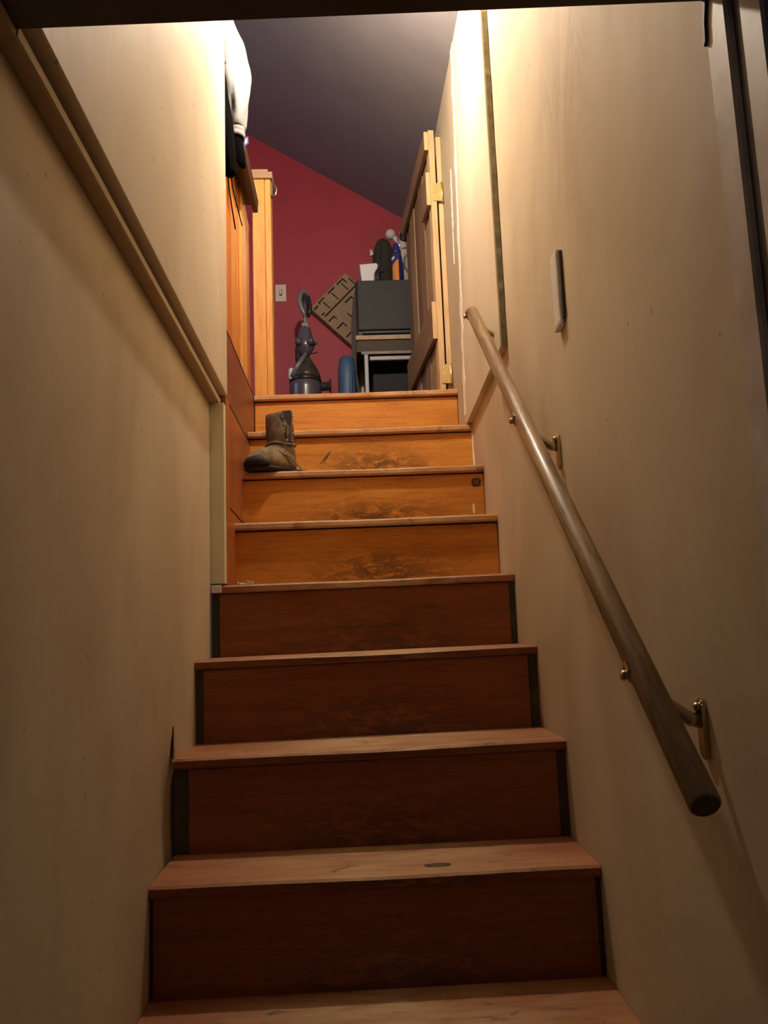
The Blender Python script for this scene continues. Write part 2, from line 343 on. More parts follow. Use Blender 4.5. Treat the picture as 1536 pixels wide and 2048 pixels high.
def thing(name, label, cat, loc, rotz=0.0, group=None):
    o = bpy.data.objects.new(name, None); COL.objects.link(o); o.empty_display_size = 0.05
    o.location = loc; o.rotation_euler = (0, 0, rotz); o['label'] = label; o['category'] = cat
    if group: o['group'] = group
    WL[o.name] = Vector(loc); return o
def tag(o, label, cat, group=None):
    o['label'] = label; o['category'] = cat
    if group: o['group'] = group
    return o
def struct(name, bm, mats, label=None, cat=None, parent=None):
    o = obj(name, bm, mats, parent)
    if parent is None:
        o['kind'] = 'structure'
        if label: o['label'] = label
        if cat: o['category'] = cat
    return o

# ================================================================== SETTING
def ceil_z(x, y): return 2.631+0.12*(y-1.228)-0.618*(x+0.018)
FZ = 1.511      # upper floor
# ---- lower landing
struct('floor', bx(nbm(), -1.6, 0.8, -2.2, -0.40, -0.62, -0.57), M_floor, 'dark board floor of the lower landing at the foot of the stairs', 'floor')
# ---- right wall: main sheet, then the proud sheet over the upper steps
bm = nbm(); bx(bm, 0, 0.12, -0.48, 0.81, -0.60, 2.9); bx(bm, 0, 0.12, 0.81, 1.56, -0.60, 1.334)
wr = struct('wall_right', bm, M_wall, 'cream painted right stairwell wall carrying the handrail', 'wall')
bm = nbm()
prism(bm, [(0.81, 1.336), (1.0, 1.338), (1.3, 1.332), (1.52, 1.329), (1.56, 1.329), (1.50, 1.85), (1.455, 2.25), (1.40, 2.72), (1.40, 2.9), (0.81, 2.9)], -0.018, 0.12, 'X')
wp = struct('wall_right_panel', bm, M_wallup, 'proud cream wall sheet above the upper steps on the right', 'wall')
bm = nbm()
prism(bm, [(1.5605, 1.20), (3.1, 1.20), (3.1, 3.05), (1.4005, 2.9), (1.4005, 2.72), (1.4555, 2.25), (1.5005, 1.85), (1.5605, 1.329)], -0.017, 0.12, 'X')
struct('wall_right_end', bm, M_greywall, 'greyed cream knee wall at the top landing behind the gate', 'wall')
# ragged bare plaster along the joint (part of the sheet)
def ribbon(line, wfun, x0, x1, steps=60):
    bm = nbm(); prev = None
    for i in range(steps+1):
        t = i/steps; z = line[0][1]+(line[-1][1]-line[0][1])*t
        for a, b_ in zip(line, line[1:]):
            if min(a[1], b_[1])-1e-6 <= z <= max(a[1], b_[1])+1e-6:
                y = a[0]+(b_[0]-a[0])*(z-a[1])/(b_[1]-a[1]); break
        wl, wr_ = wfun(t, i)
        cur = [bm.verts.new((x0, y-wl, z)), bm.verts.new((x0, y+wr_, z)), bm.verts.new((x1, y-wl, z)), bm.verts.new((x1, y+wr_, z))]
        if prev:
            for q in ((0, 1), (1, 3), (3, 2), (2, 0)):
                bm.faces.new((prev[q[0]], prev[q[1]], cur[q[1]], cur[q[0]]))
        else: bm.faces.new((cur[0], cur[1], cur[3], cur[2]))
        prev = cur
    bm.faces.new((prev[0], prev[2], prev[3], prev[1]))
    return bm
rn = lambda i, s: mnoise.noise(Vector((i*0.37, s, 0.3)))
obj('plaster_seam', ribbon([(1.40, 2.70), (1.455, 2.25), (1.50, 1.85), (1.558, 1.36)], lambda t, i: (0.016+0.045*abs(rn(i, 1.7))*(0.6+0.5*math.sin(t*9)), 0.016+0.07*max(0, rn(i*0.6, 5.2))), -0.0195, -0.010), M_plaster, wp)
obj('plaster_seam', ribbon([(1.60, 2.30), (1.64, 1.95)], lambda t, i: (0.004+0.03*abs(rn(i, 9.1))*math.sin(PI*t), 0.006+0.07*abs(rn(i*0.8, 3.2))*math.sin(PI*t)), -0.0192, -0.010, 24), M_plaster, wp)
obj('plaster_seam', ribbon([(1.545, 1.318), (1.524, 1.14)], lambda t, i: (0.012+0.006*rn(i, 2.2), 0.01), -0.0025, 0.004, 16), M_plaster, wr)
# battered edge strip of the sheet
obj('edge_strip', ribbon([(0.8085, 2.88), (0.8085, 1.337)], lambda t, i: (0.0015+0.002*abs(rn(i, 4.4)), 0.03+0.004*rn(i*0.7, 8.8)), -0.0188, -0.001, 70), M_wallup, wp)
obj('end_face_strip', ribbon([(0.806, 2.3), (0.806, 1.337)], lambda t, i: (0.0006+0.006*abs(rn(i*1.3, 14.4)), 0.003), -0.0150, -0.002, 50), M_endface, wp)  # ragged dark grey-green strip along the sheet's end face
# ---- left lower wall, recessed; it bows away from the stringer near one step
bm = nbm()
ys = [-0.64+i*0.02 for i in range(80)]; ys = [y for y in ys if y < 0.90]+[0.90]
zs = [-0.60, -0.2, 0.0, 0.10, 0.16, 0.20, 0.24, 0.28, 0.32, 0.36, 0.39, 0.42, 0.5, 0.7, 0.9, 1.1, 1.232]
def bow(y, z):
    k = math.exp(-((y-0.42)/0.07)**2)*math.exp(-((z-0.27)/0.12)**2)
    return -0.780-0.016*k
grid = [[bm.verts.new((bow(y, z), y, z)) for z in zs] for y in ys]
gb = [[bm.verts.new((-0.92, y, z)) for z in (zs[0], zs[-1])] for y in (ys[0], ys[-1])]
for i in range(len(ys)-1):
    for j in range(len(zs)-1):
        f = bm.faces.new((grid[i][j], grid[i+1][j], grid[i+1][j+1], grid[i][j+1])); f.smooth = True
bm.faces.new([gb[0][0], gb[1][0]]+[grid[i][0] for i in range(len(ys)-1, -1, -1)])
bm.faces.new([gb[0][1], gb[1][1]]+[grid[i][-1] for i in range(len(ys)-1, -1, -1)])
bm.faces.new([gb[0][0], gb[0][1]]+[grid[0][j] for j in range(len(zs)-1, -1, -1)])
bm.faces.new([gb[1][0], gb[1][1]]+[grid[-1][j] for j in range(len(zs)-1, -1, -1)])
bm.faces.new([gb[0][0], gb[1][0], gb[1][1], gb[0][1]])
struct('wall_left', bm, M_wall2, 'tan cream lower left stairwell wall below the ledge', 'wall')
# dark slit where the bowed sheet stands off beside the second visible tread
wl_ = bpy.data.objects['wall_left']
obj('open_joint', prism(nbm(), [(0.444, 0.378), (0.462, 0.372), (0.456, 0.43), (0.453, 0.438), (0.448, 0.42)], -0.7825, -0.7805, 'X'), M_dark, wl_)
# greenish return of the wall and the orange casing behind it
struct('wall_left_return', bx(nbm(), -0.92, -0.743, 0.9005, 0.93, 0.757, 1.2345, 0.002), M_green, 'narrow greenish cream wall end facing down the stairs', 'wall')
struct('trim_1', bx(nbm(), -0.92, -0.741, 0.9305, 0.985, 0.757, 1.2615, 0.002), M_skirt_o, 'vertical orange casing strip beside the greenish wall end', 'trim')
# ledge: board with a pale lip under the overhanging upper wall
led = struct('trim_2', bx(nbm(), -0.92, -0.7575, -0.48, 0.922, 1.2345, 1.250, 0.0015), M_ledge, 'level ledge board under the overhanging upper left wall', 'trim')
obj('ledge_end', bx(nbm(), -0.92, -0.7575, -0.64, -0.4802, 1.2345, 1.2442), M_ledge, led)
obj('lip', bx(nbm(), -0.7574, -0.7552, -0.48, 0.922, 1.2362, 1.2498, 0.0005), M_lip, led)
obj('shadow_strip', bx(nbm(), -0.90, -0.762, -0.48, 0.925, 1.2505, 1.2615), M_groove_and_shade, led)
struct('wall_left_upper', bx(nbm(), -0.92, -0.739, -0.48, 0.935, 1.262, 3.05, 0.002), M_wallup, 'brightly lit upper left stairwell wall above the ledge', 'wall')
# ---- door frame at the foot of the stairs
struct('trim_3', prism(nbm(), [(-0.92, 1.2445), (-0.7581, 1.2445), (0.14, 1.2735), (0.14, 1.40), (-0.92, 1.40)], -0.60, -0.4805, 'Y'), M_dark, 'dark head board of the doorway across the top of the view', 'trim')
struct('wall_front', bx(nbm(), -1.6, 0.8, -0.60, -0.4805, 1.4005, 3.1), M_frontwall, 'wall above the lower doorway', 'wall')
bm = nbm(); bx(bm, -0.004, 0.12, -0.530, -0.4805, -0.60, 1.2685, 0.003); bx(bm, -0.004, 0.12, -0.602, -0.558, -0.60, 1.2685, 0.003)
jb = struct('trim_4', bm, M_jamb, 'scuffed right jamb of the lower doorway', 'trim')
obj('jamb_stop', bx(nbm(), 0.004, 0.11, -0.5585, -0.5295, -0.60, 1.2575), M_groove_and_shade, jb)
obj('chipped_corner', prism(nbm(), [(-0.4900, 1.268), (-0.4803, 1.228), (-0.4808, 1.212), (-0.4860, 1.216), (-0.4880, 1.236), (-0.4990, 1.268)], -0.0075, 0.0, 'X'), M_groove_and_shade, jb)
dr = struct('door_1', bx(nbm(), 0.012, 0.05, -1.32, -0.606, -0.565, 1.25, 0.003), M_navy, 'dark navy door standing open at the lower right', 'door')
obj('door_handle', lathe(nbm(), [(0.006, 0), (0.006, -0.03), (0.024, -0.035), (0.027, -0.05), (0.018, -0.062), (0.004, -0.065)], (0.012, -1.26, 0.42), 14, 'X'), M_brass, dr)
# ---- upper room
bm = nbm()
bx(bm, -2.4, -0.006, 1.80, 3.1, FZ-0.20, FZ); bx(bm, -2.4, -0.80, 0.94, 1.7995, FZ-0.20, FZ)
struct('floor_upper', bm, M_floor, 'board floor of the top landing and attic room', 'floor')
struct('wall_back', bx(nbm(), -2.4, 0.12, 3.1, 3.2, FZ-0.2, 4.2), M_red, 'crimson red end wall of the attic room', 'wall')
struct('wall_room_left', bx(nbm(), -2.5, -2.4, 0.9, 3.2, FZ-0.2, 4.2), M_roomwall, 'far left wall of the attic room', 'wall')
struct('wall_room_front', bx(nbm(), -2.4, -0.921, 0.84, 0.938, FZ-0.2, 4.2), M_roomwall, 'front wall of the attic room left of the stairwell', 'wall')
bm = nbm()
def cq(x0, x1, y0, y1, zf, t=0.05):
    A = [bm.verts.new((x, y, zf(x, y))) for x, y in ((x0, y0), (x1, y0), (x1, y1), (x0, y1))]
    B = [bm.verts.new((v.co.x, v.co.y, v.co.z+t)) for v in A]
    bm.faces.new(A); bm.faces.new(list(reversed(B)))
    for i in range(4): bm.faces.new((A[i], B[i], B[(i+1) % 4], A[(i+1) % 4]))
cq(-1.5, 0.13, -0.65, 3.22, ceil_z)
cq(-2.5, -1.5, 0.80, 3.22, lambda x, y: ceil_z(-1.5, y)-0.3*(-1.5-x))
struct('ceiling', bm, M_ceil, 'sloping slate grey attic ceiling over the stairwell', 'ceiling')

# ================================================================== STAIRCASE
STEP = [  # nosing y, z at the right wall, z at the left
    (-2, -0.42, -0.38, -0.384), (-1, -0.20, -0.19, -0.194), (0, 0.025, 0.0, -0.004),
    (1, 0.244, 0.190, 0.187), (2, 0.446, 0.384, 0.375), (3, 0.672, 0.573, 0.565), (4, 0.901, 0.759, 0.752),
    (5, 1.110, 0.948, 0.944), (6, 1.319, 1.137, 1.135), (7, 1.523, 1.322, 1.317), (8, 1.729, 1.511, 1.507)]
st = thing('staircase', 'worn varnished wooden staircase climbing between cream walls', 'staircase', (-0.38, -0.42, -0.57))
TH = 0.020
for k, (n, y, zr, zl) in enumerate(STEP):
    low = n <= 4
    xl, xr = (-0.7785 if low else -0.7575), -0.001
    if n == 2: xl = -0.781
    if n >= 7: xr = -0.0185 if n == 8 else -0.001
    yb = STEP[k+1][1]+0.016 if k+1 < len(STEP) else 1.80
    bm = nbm(); cols = []; NX = 56
    rise_back = 0.006 if 0 <= n <= 3 else 0.0
    for i in range(NX+1):
        t = i/NX; x = xl+(xr-xl)*t; z = zl+(zr-zl)*t
        e = 0.0018*mnoise.noise(Vector((x*22, n*3.1, 0)))+0.001*mnoise.noise(Vector((x*70, n*3.1, 4)))
        chip = 0.0
        if n == 3: chip = 0.008*math.exp(-((x+0.28)/0.03)**2)
        if n == 2: chip = 0.004*math.exp(-((x+0.30)/0.02)**2)
        wear = 0.0022*math.exp(-((x+0.36)/0.17)**2)
        prof = [(y+0.003+e*0.4, z-TH), (y+e*0.5, z-TH+0.004), (y+e+chip*0.4, z-0.0045-wear), (y+0.004+e+chip, z-wear), (y+0.02, z-wear*0.4), ((y+yb)/2, z+rise_back*0.5-wear*0.3), (yb, z+rise_back), (yb, z+rise_back-TH)]
        cols.append([bm.verts.new((x, a, c)) for a, c in prof])
    NP = 8
    for i in range(NX):
        for j in range(NP):
            f = bm.faces.new((cols[i][j], cols[i+1][j], cols[i+1][(j+1) % NP], cols[i][(j+1) % NP]))
            f.material_index = 1 if (n <= 3 and j < 2) else 0  # lower nosing fronts take the dark riser colour, painting in their shade
    bm.faces.new(cols[0]); bm.faces.new(list(reversed(cols[-1])))
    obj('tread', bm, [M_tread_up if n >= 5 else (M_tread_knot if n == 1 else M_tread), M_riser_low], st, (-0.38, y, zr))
    # riser: dark backing board, plywood facing narrower than the flight
    zb = STEP[k-1][2]+0.004 if k > 0 else -0.57
    zbl = STEP[k-1][3]+0.004 if k > 0 else -0.57
    ry = y+(0.012 if low else 0.019)
    bm = nbm()
    prism(bm, [(xl, zbl-0.005), (xr, zb-0.005), (xr, zr-TH-0.0005), (xl, zl-TH-0.0005)], ry+0.006, ry+0.020, 'Y')
    rb = obj('riser', bm, M_backing if low else M_dark, st, (-0.38, ry, zb))  # upper backing near black, painting the shade line under each nosing
    fl, fr = xl+0.001, xr-0.001
    if n == 1: fl, fr = xl+0.006, xr-0.010
    elif n == 2: fl, fr = xl+0.030, xr-0.020
    elif n == 3: fl, fr = xl+0.018, xr-0.022
    elif n == 4: fl, fr = xl+0.020, xr-0.016
    elif n <= 0: fl, fr = xl+0.02, xr-0.02
    bm = nbm()
    g = 0.0015; GP = 0.002 if low else 0.005
    prism(bm, [(fl, zbl+g), (fr, zb+g), (fr, zr-TH-GP), (fl, zl-TH-GP)], ry-0.002, ry+0.0055, 'Y')
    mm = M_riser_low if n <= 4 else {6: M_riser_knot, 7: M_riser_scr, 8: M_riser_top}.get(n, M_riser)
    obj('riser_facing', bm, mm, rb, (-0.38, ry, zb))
# cream painted tread end of step 4 on the left
obj('tread_end', bx(nbm(), -0.7786, -0.752, 0.8985, 0.9006, 0.734, 0.753, 0.0008), M_greyplastic, st)
# skirt boards on the left of the upper steps
for (x, y0, y1, z0, z1, mm) in ((-0.7595, 0.986, 1.748, 1.2775, 1.499, M_skirt), (-0.7505, 0.9855, 1.5375, 0.9755, 1.271, M_skirt2), (-0.7465, 0.9855, 1.3345, 0.762, 0.970, M_skirt_o)):
    obj('skirt_board', bx(nbm(), -0.80, x, y0, y1, z0, z1, 0.0015), mm, st)

obj('skirt_joint', bx(nbm(), -0.80, -0.7501, 0.986, 1.5375, 1.2712, 1.2772), M_dark, st)
obj('skirt_joint', bx(nbm(), -0.80, -0.7461, 0.986, 1.3345, 0.9702, 0.9752), M_dark, st)
obj('fascia_edge', bx(nbm(), -0.80, -0.7588, 0.986, 1.748, 1.4995, 1.5052), M_dark, st)
# lint and fluff lying on the treads
def lint(x, y, z, s, label):
    bm = nbm()
    for i in range(9):
        p = Vector((x+random.uniform(-s, s), y+random.uniform(-s, s)*0.4, z+random.uniform(0.0005, s*0.35))); pts = [p]
        for j in range(4):
            p = p+Vector((random.uniform(-1, 1), random.uniform(-.5, .5), random.uniform(-.4, .4)))*s*0.6; p.z = max(p.z, z+0.0006); pts.append(p)
        tube(bm, pts, s*0.09, 5)
    tag(obj('lint', bm, M_lint, None, (x, y, z)), label, 'lint')
lint(-0.560, 0.185, 0.001, 0.008, 'small tuft of pale lint on the lowest visible tread')
lint(-0.70, 0.915, 0.754, 0.015, 'pale fluff at the left end of a tread below the boot')

# ================================================================== HANDRAIL
A, B = Vector((-0.072, 0.918, 1.478)), Vector((-0.072, -0.452, 0.404))
hr = thing('handrail', 'round oak handrail on three brass brackets along the right wall', 'handrail', A)
d = (B-A); L = d.length
bm = nbm(); RR = 0.0165
prof = [(0, 0.006), (0.004, 0.0125), (0.009, RR), (L*0.5, RR), (L-0.002, RR), (L, RR-0.002)]
nseg = 24; pts = []; rad = []
for s, r in prof: pts.append((0, 0, s)); rad.append(r)
for i in range(1, 24): pass
tube(bm, pts, rad, nseg, cap=True, capmi=1)
rl = obj('rail', bm, [M_rail, M_endgrain], hr, (0, 0, 0), local=True)
rl.rotation_mode = 'QUATERNION'; rl.rotation_quaternion = d.to_track_quat('Z', 'X')
def bracket(y):
    t = (y-A.y)/d.y; c = A+d*t
    up = Vector((0, 1, 0.784)).normalized(); dn = Vector((0, 0.784, -1)).normalized()   # along the rail / square to it, below
    zc = c.z
    bm = nbm()      # wall plate, rounded
    prof = []
    for i in range(13):
        a = PI*i/12; prof.append((y-0.0085*math.cos(a), zc-0.045+0.0085*math.sin(a)))
    for i in range(13):
        a = PI*i/12; prof.append((y+0.0085*math.cos(a), zc-0.100-0.0085*math.sin(a)))
    prism(bm, prof, -0.0065, -0.0002, 'X')
    bmesh.ops.bevel(bm, geom=[e for e in bm.edges if abs(e.verts[0].co.x+0.0065) < 1e-4 and abs(e.verts[1].co.x+0.0065) < 1e-4], offset=0.002, segments=2, affect='EDGES')
    br = obj('bracket', bm, M_brass, hr)
    bm = nbm()      # cast arm sweeping up under the rail
    foot = Vector((-0.005, y, zc-0.062)); head = c+dn*(RR+0.004)
    pts = [foot, foot+Vector((-0.012, 0, 0.001)), foot.lerp(head, 0.55)+Vector((0, 0, -0.006)), head+Vector((0.012, 0, -0.004)), head+Vector((-0.004, 0, 0.0))]
    tube(bm, pts, [0.010, 0.0085, 0.0085, 0.0075, 0.006], 12, flat=0.55)
    obj('arm', bm, M_brass, br)
    bm = nbm()      # saddle strap hugging the underside
    n = 12; vs = []
    for i in range(n+1):
        a = -0.62*PI+0.90*PI*i/n
        e = Vector((1, 0, 0))*math.sin(a)+dn*math.cos(a)
        row = []
        for r in (RR+0.0004, RR+0.003):
            for s in (-0.008, 0.008): row.append(bm.verts.new(c+e*r+up*s))
        vs.append(row)
    for p, q in zip(vs, vs[1:]):
        for i0, i1 in ((0, 1), (1, 3), (3, 2), (2, 0)): bm.faces.new((p[i0], p[i1], q[i1], q[i0]))
    bm.faces.new((vs[0][0], vs[0][1], vs[0][3], vs[0][2])); bm.faces.new((vs[-1][0], vs[-1][2], vs[-1][3], vs[-1][1]))
    obj('strap', bm, M_brass, br)
    bm = nbm(); sphere(bm, (c.x-RR-0.004, c.y+0.002, c.z-0.007), 0.0065, 12, 8, (0.8, 1, 1))
    obj('screw', bm, M_brass, br)
    bm = nbm(); sphere(bm, (-0.008, y, zc-0.047), 0.0058, 12, 8, (1.1, 1, 1)); obj('screw', bm, M_brass, br)
for y in (0.90, 0.330, -0.285): bracket(y)

# grey plastic strip on the right wall
gs = thing('wall_latch', 'short vertical grey plastic strip fixed to the right wall above the handrail', 'wall strip', (0, 0.24, 1.17))
bm = nbm(); bx(bm, -0.011, -0.0003, 0.2155, 0.263, 1.168, 1.316, 0.005, 2); obj('body', bm, M_greyplastic, gs)
obj('cap', bx(nbm(), -0.0125, -0.001, 0.2165, 0.260, 1.1635, 1.1675, 0.001), M_greyplastic, gs)
obj('side_shade', bx(nbm(), -0.006, -0.0003, 0.2070, 0.2154, 1.176, 1.308), M_groove_and_shade, gs)  # dark strip standing in for the shade beside the plastic body

# ================================================================== LAMP (above the view)
lp = thing('ceiling_lamp', 'bare bulb on a short cord lighting the stairwell', 'lamp', (BULB_POS[0], BULB_POS[1], ceil_z(BULB_POS[0], BULB_POS[1])))
cz = ceil_z(BULB_POS[0], BULB_POS[1])
obj('canopy', lathe(nbm(), [(0.045, 0.012), (0.045, -0.012), (0.03, -0.028), (0.008, -0.034)], (BULB_POS[0], BULB_POS[1], cz), 18), M_ivory, lp)
obj('cord', tube(nbm(), [(BULB_POS[0], BULB_POS[1], cz-0.02), (BULB_POS[0], BULB_POS[1], BULB_POS[2]+0.09)], 0.004, 8), M_black, lp)
obj('socket', lathe(nbm(), [(0.006, 0.10), (0.02, 0.09), (0.022, 0.05), (0.018, 0.042)], BULB_POS, 14), M_ivory, lp)
obj('bulb', lathe(nbm(), [(0.012, 0.045), (0.015, 0.035), (0.026, 0.015), (0.031, -0.005), (0.028, -0.022), (0.016, -0.034), (0.003, -0.038)], BULB_POS, 16), M_bulb, lp)

# ================================================================== PINE HALF WALL AND NEWEL
hw = thing('half_wall', 'orange pine plank half wall on the left of the top steps', 'partition', (-0.78, 1.0, FZ-0.005))
for (y0, y1, x, mm) in ((0.99, 1.163, -0.772, M_plank_r), (1.167, 1.270, -0.771, M_plank_d), (1.274, 1.402, -0.773, M_plank_m), (1.406, 1.440, -0.769, M_plank_d), (1.444, 1.560, -0.7602, M_plank_l), (1.562, 1.650, -0.766, M_plank_k), (1.654, 1.748, -0.769, M_plank_r)):
    obj('plank', bx(nbm(), -0.79, x, y0, y1, FZ-0.0055, 2.17, 0.002), mm, hw)
bm = nbm(); prism(bm, [(1.22, 2.130), (1.57, 2.130), (1.60, 2.188), (1.22, 2.188)], -0.735, -0.718, 'X'); obj('rail', bm, M_darkrail, hw)['label'] = 'dark brown top rail with a slanting end'
obj('top_plate', bx(nbm(), -0.80, -0.736, 1.22, 1.59, 2.1705, 2.187, 0.001), M_darkrail, hw)
nw = thing('newel_post', 'square honey pine newel post with a stepped cap at the stair top', 'post', (-0.725, 1.79, FZ))
obj('post', bx(nbm(), -0.758, -0.712, 1.7505, 1.83, FZ, 2.365, 0.003), M_post, nw)
obj('side_board', bx(nbm(), -0.7115, -0.688, 1.752, 1.83, FZ, 2.365, 0.003), M_post, nw)
cp = obj('cap', bx(nbm(), -0.765, -0.680, 1.744, 1.838, 2.3655, 2.392, 0.002), M_cap, nw)
obj('cap_block', bx(nbm(), -0.765, -0.697, 1.748, 1.834, 2.3925, 2.404, 0.001), M_cap, cp)
hk = obj('hook', tube(nbm(), [(-0.689, 1.772, 2.345), (-0.676, 1.768, 2.347), (-0.668, 1.764, 2.343), (-0.666, 1.762, 2.325), (-0.670, 1.762, 2.306), (-0.678, 1.763, 2.302)], 0.0035, 8), M_chrome, nw)
obj('hook_plate', bx(nbm(), -0.6878, -0.681, 1.758, 1.780, 2.30, 2.36, 0.002), M_steeldk, nw)

# ================================================================== STAIR GATE
gt_a = math.atan2(0.055, 0.75)
gt = thing('stair_gate', 'plank gate with battens swung open against the right wall at the top', 'gate', (-0.045, 1.85, 1.535), gt_a)
def gobj(name, bm, mm, par=None): return obj(name, bm, mm, par or gt, (0, 0, 0), local=True)
GH = 1.085
edge = [0, 0.062, 0.196, 0.330, 0.464, 0.600, 0.745]
for i, (a, c) in enumerate(zip(edge, edge[1:])):
    if i == 0:
        gobj('stile', bx(nbm(), -0.023, 0.0, a, c-0.001, 0.0, GH, 0.0015), M_pine)
    else:
        gobj('board', bx(nbm(), -0.0225+0.004*(i % 2), -0.001, a+0.002, c-0.002, 0.004*(i % 3), GH-0.006*(i % 2), 0.003), (M_gate, M_gate_l, M_gate)[i % 3])
for z0, z1, yl in ((0.215, 0.365, 0.742), (0.765, 0.905, 0.15), (1.000, 1.080, 0.742)):
    q = gobj('batten', bx(nbm(), -0.040, -0.0235, 0.006, yl, z0, z1, 0.002), M_gate2)
    gobj('end_grain', bx(nbm(), -0.0397, -0.0238, 0.0045, 0.0059, z0+0.001, z1-0.001), M_pine, q)
gobj('pull_handle', tube(nbm(), [(-0.022, 0.725, 1.02), (-0.045, 0.725, 1.025), (-0.058, 0.725, 1.005), (-0.062, 0.725, 0.98), (-0.058, 0.725, 0.955), (-0.045, 0.725, 0.935), (-0.022, 0.725, 0.94)], 0.004, 8), M_chrome)
for z in (0.035, 0.780):
    bm = nbm(); bx(bm, -0.016, 0.020, -0.004, -0.0005, z, z+0.075, 0.0008)
    for zz in (0.012, 0.037, 0.062): sphere(bm, (-0.006, -0.004, z+zz), 0.0035, 8, 6, (1, 0.5, 1))
    h = gobj('hinge', bm, M_hinge)
    gobj('hinge_pin', tube(nbm(), [(0.021, -0.004, z-0.003), (0.021, -0.004, z+0.078)], 0.0045, 10), M_hinge, h)
struct('gate_gap_shade', bx(nbm(), -0.0195, -0.0172, 1.94, 2.75, FZ+0.01, 2.62), M_dark, 'near-black sheet added for the shade behind the opened gate', 'trim')  # thin dark sheet paints the shade in the gap behind the gate
struct('trim_5', bx(nbm(), -0.0375, -0.0175, 1.865, 1.885, FZ+0.001, 2.60, 0.002), M_pine, 'upright pine strip on the right wall that carries the gate hinges', 'trim')

# ================================================================== THINGS ON THE TOP LANDING
# ---- switch
sw = thing('light_switch', 'ivory toggle light switch on the crimson wall', 'switch', (-0.764, 3.0995, 2.49))
obj('plate', bx(nbm(), -0.793, -0.735, 3.0945, 3.0995, 2.441, 2.537, 0.002, 2), M_ivory, sw)
obj('toggle', bx(nbm(), -0.769, -0.759, 3.084, 3.0944, 2.478, 2.502, 0.002), M_ivory, sw)
bm = nbm(); bx(bm, -0.7715, -0.7565, 3.0938, 3.0946, 2.473, 2.507); obj('toggle_slot', bm, M_groove_and_shade, sw)
# ---- vacuum cleaner
VX, VY = -0.628, 2.76
vc = thing('vacuum_cleaner', 'purple grey upright vacuum cleaner standing at the stair top', 'vacuum cleaner', (VX, VY, FZ))
bm = nbm(); bx(bm, VX-0.10, VX+0.10, VY-0.13, VY+0.03, FZ+0.012, FZ+0.085, 0.02, 3); obj('floor_head', bm, M_vacdark, vc)
for sx in (-0.085, 0.085):
    obj('wheel', lathe(nbm(), [(0.030, -0.014), (0.036, -0.01), (0.036, 0.01), (0.030, 0.014)], (VX+sx, VY+0.055, FZ+0.036), 18, 'X'), M_hose, vc)
obj('lower_body', lathe(nbm(), [(0.055, 0.05), (0.070, 0.10), (0.076, 0.20), (0.0775, 0.33), (0.0775, 0.362), (0.073, 0.368)], (VX+0.002, VY, FZ), 28), M_vac, vc)
obj('bin_rim', lathe(nbm(), [(0.0735, 0.3682), (0.0785, 0.370), (0.0785, 0.382), (0.0735, 0.385)], (VX+0.002, VY, FZ), 28), M_vacdark, vc)
bm = nbm(); lathe(bm, [(0.0725, 0.3852), (0.070, 0.405), (0.060, 0.432), (0.045, 0.458), (0.028, 0.485), (0.018, 0.505)], (VX+0.006, VY, FZ), 24)
obj('dust_bin', bm, M_vacbin, vc)
bm = nbm(); tube(bm, [(VX-0.055, VY-0.045, FZ+0.385), (VX-0.035, VY-0.055, FZ+0.43), (VX-0.005, VY-0.05, FZ+0.475), (VX+0.008, VY-0.03, FZ+0.505)], [0.014, 0.014, 0.012, 0.010], 10); obj('front_duct', bm, M_vac2, vc)
obj('side_clip', lathe(nbm(), [(0.012, 0.0), (0.014, 0.006), (0.014, 0.05), (0.010, 0.056)], (VX-0.062, VY-0.035, FZ+0.375), 12), M_greyplastic, vc)
obj('back_spine', tube(nbm(), [(VX-0.01, VY+0.035, FZ+0.40), (VX-0.012, VY+0.04, FZ+0.55), (VX+0.0, VY+0.02, FZ+0.66)], [0.034, 0.036, 0.018], 14), M_hose, vc)
bm = nbm(); lathe(bm, [(0.020, 0.505), (0.030, 0.520), (0.043, 0.540), (0.048, 0.562), (0.042, 0.585), (0.036, 0.61), (0.029, 0.64), (0.020, 0.655)], (VX+0.005, VY, FZ), 20, sy=0.8)
sphere(bm, (VX-0.024, VY-0.034, FZ+0.566), 0.020, 12, 8); sphere(bm, (VX+0.034, VY-0.034, FZ+0.566), 0.020, 12, 8)
obj('cyclone_body', bm, M_vac, vc)
obj('dial', lathe(nbm(), [(0.016, -0.006), (0.018, 0.0), (0.013, 0.009)], (VX+0.056, VY-0.005, FZ+0.575), 14, 'X'), M_vac2, vc)
bm = nbm(); bx(bm, VX-0.010, VX+0.026, VY-0.016, VY+0.016, FZ+0.640, FZ+0.672, 0.005, 2); bx(bm, VX+0.001, VX+0.016, VY-0.012, VY+0.012, FZ+0.665, FZ+0.705, 0.004, 2); obj('neck', bm, M_vac2, vc)
hp = [(VX+0.008, VY, FZ+0.70), (VX+0.003, VY-0.004, FZ+0.725), (VX-0.010, VY-0.006, FZ+0.752), (VX-0.017, VY-0.006, FZ+0.785), (VX-0.014, VY-0.005, FZ+0.815), (VX-0.002, VY, FZ+0.838), (VX+0.014, VY+0.004, FZ+0.838), (VX+0.026, VY+0.008, FZ+0.815), (VX+0.033, VY+0.012, FZ+0.775), (VX+0.033, VY+0.012, FZ+0.74), (VX+0.022, VY+0.008, FZ+0.71)]
obj('handle', tube(nbm(), hp[:8], [0.010, 0.012, 0.013, 0.0135, 0.0135, 0.013, 0.011, 0.007], 12), M_vac2, vc)
obj('grip_underside', tube(nbm(), hp[7:], [0.009, 0.010, 0.011, 0.010], 10), M_vacdark, vc)
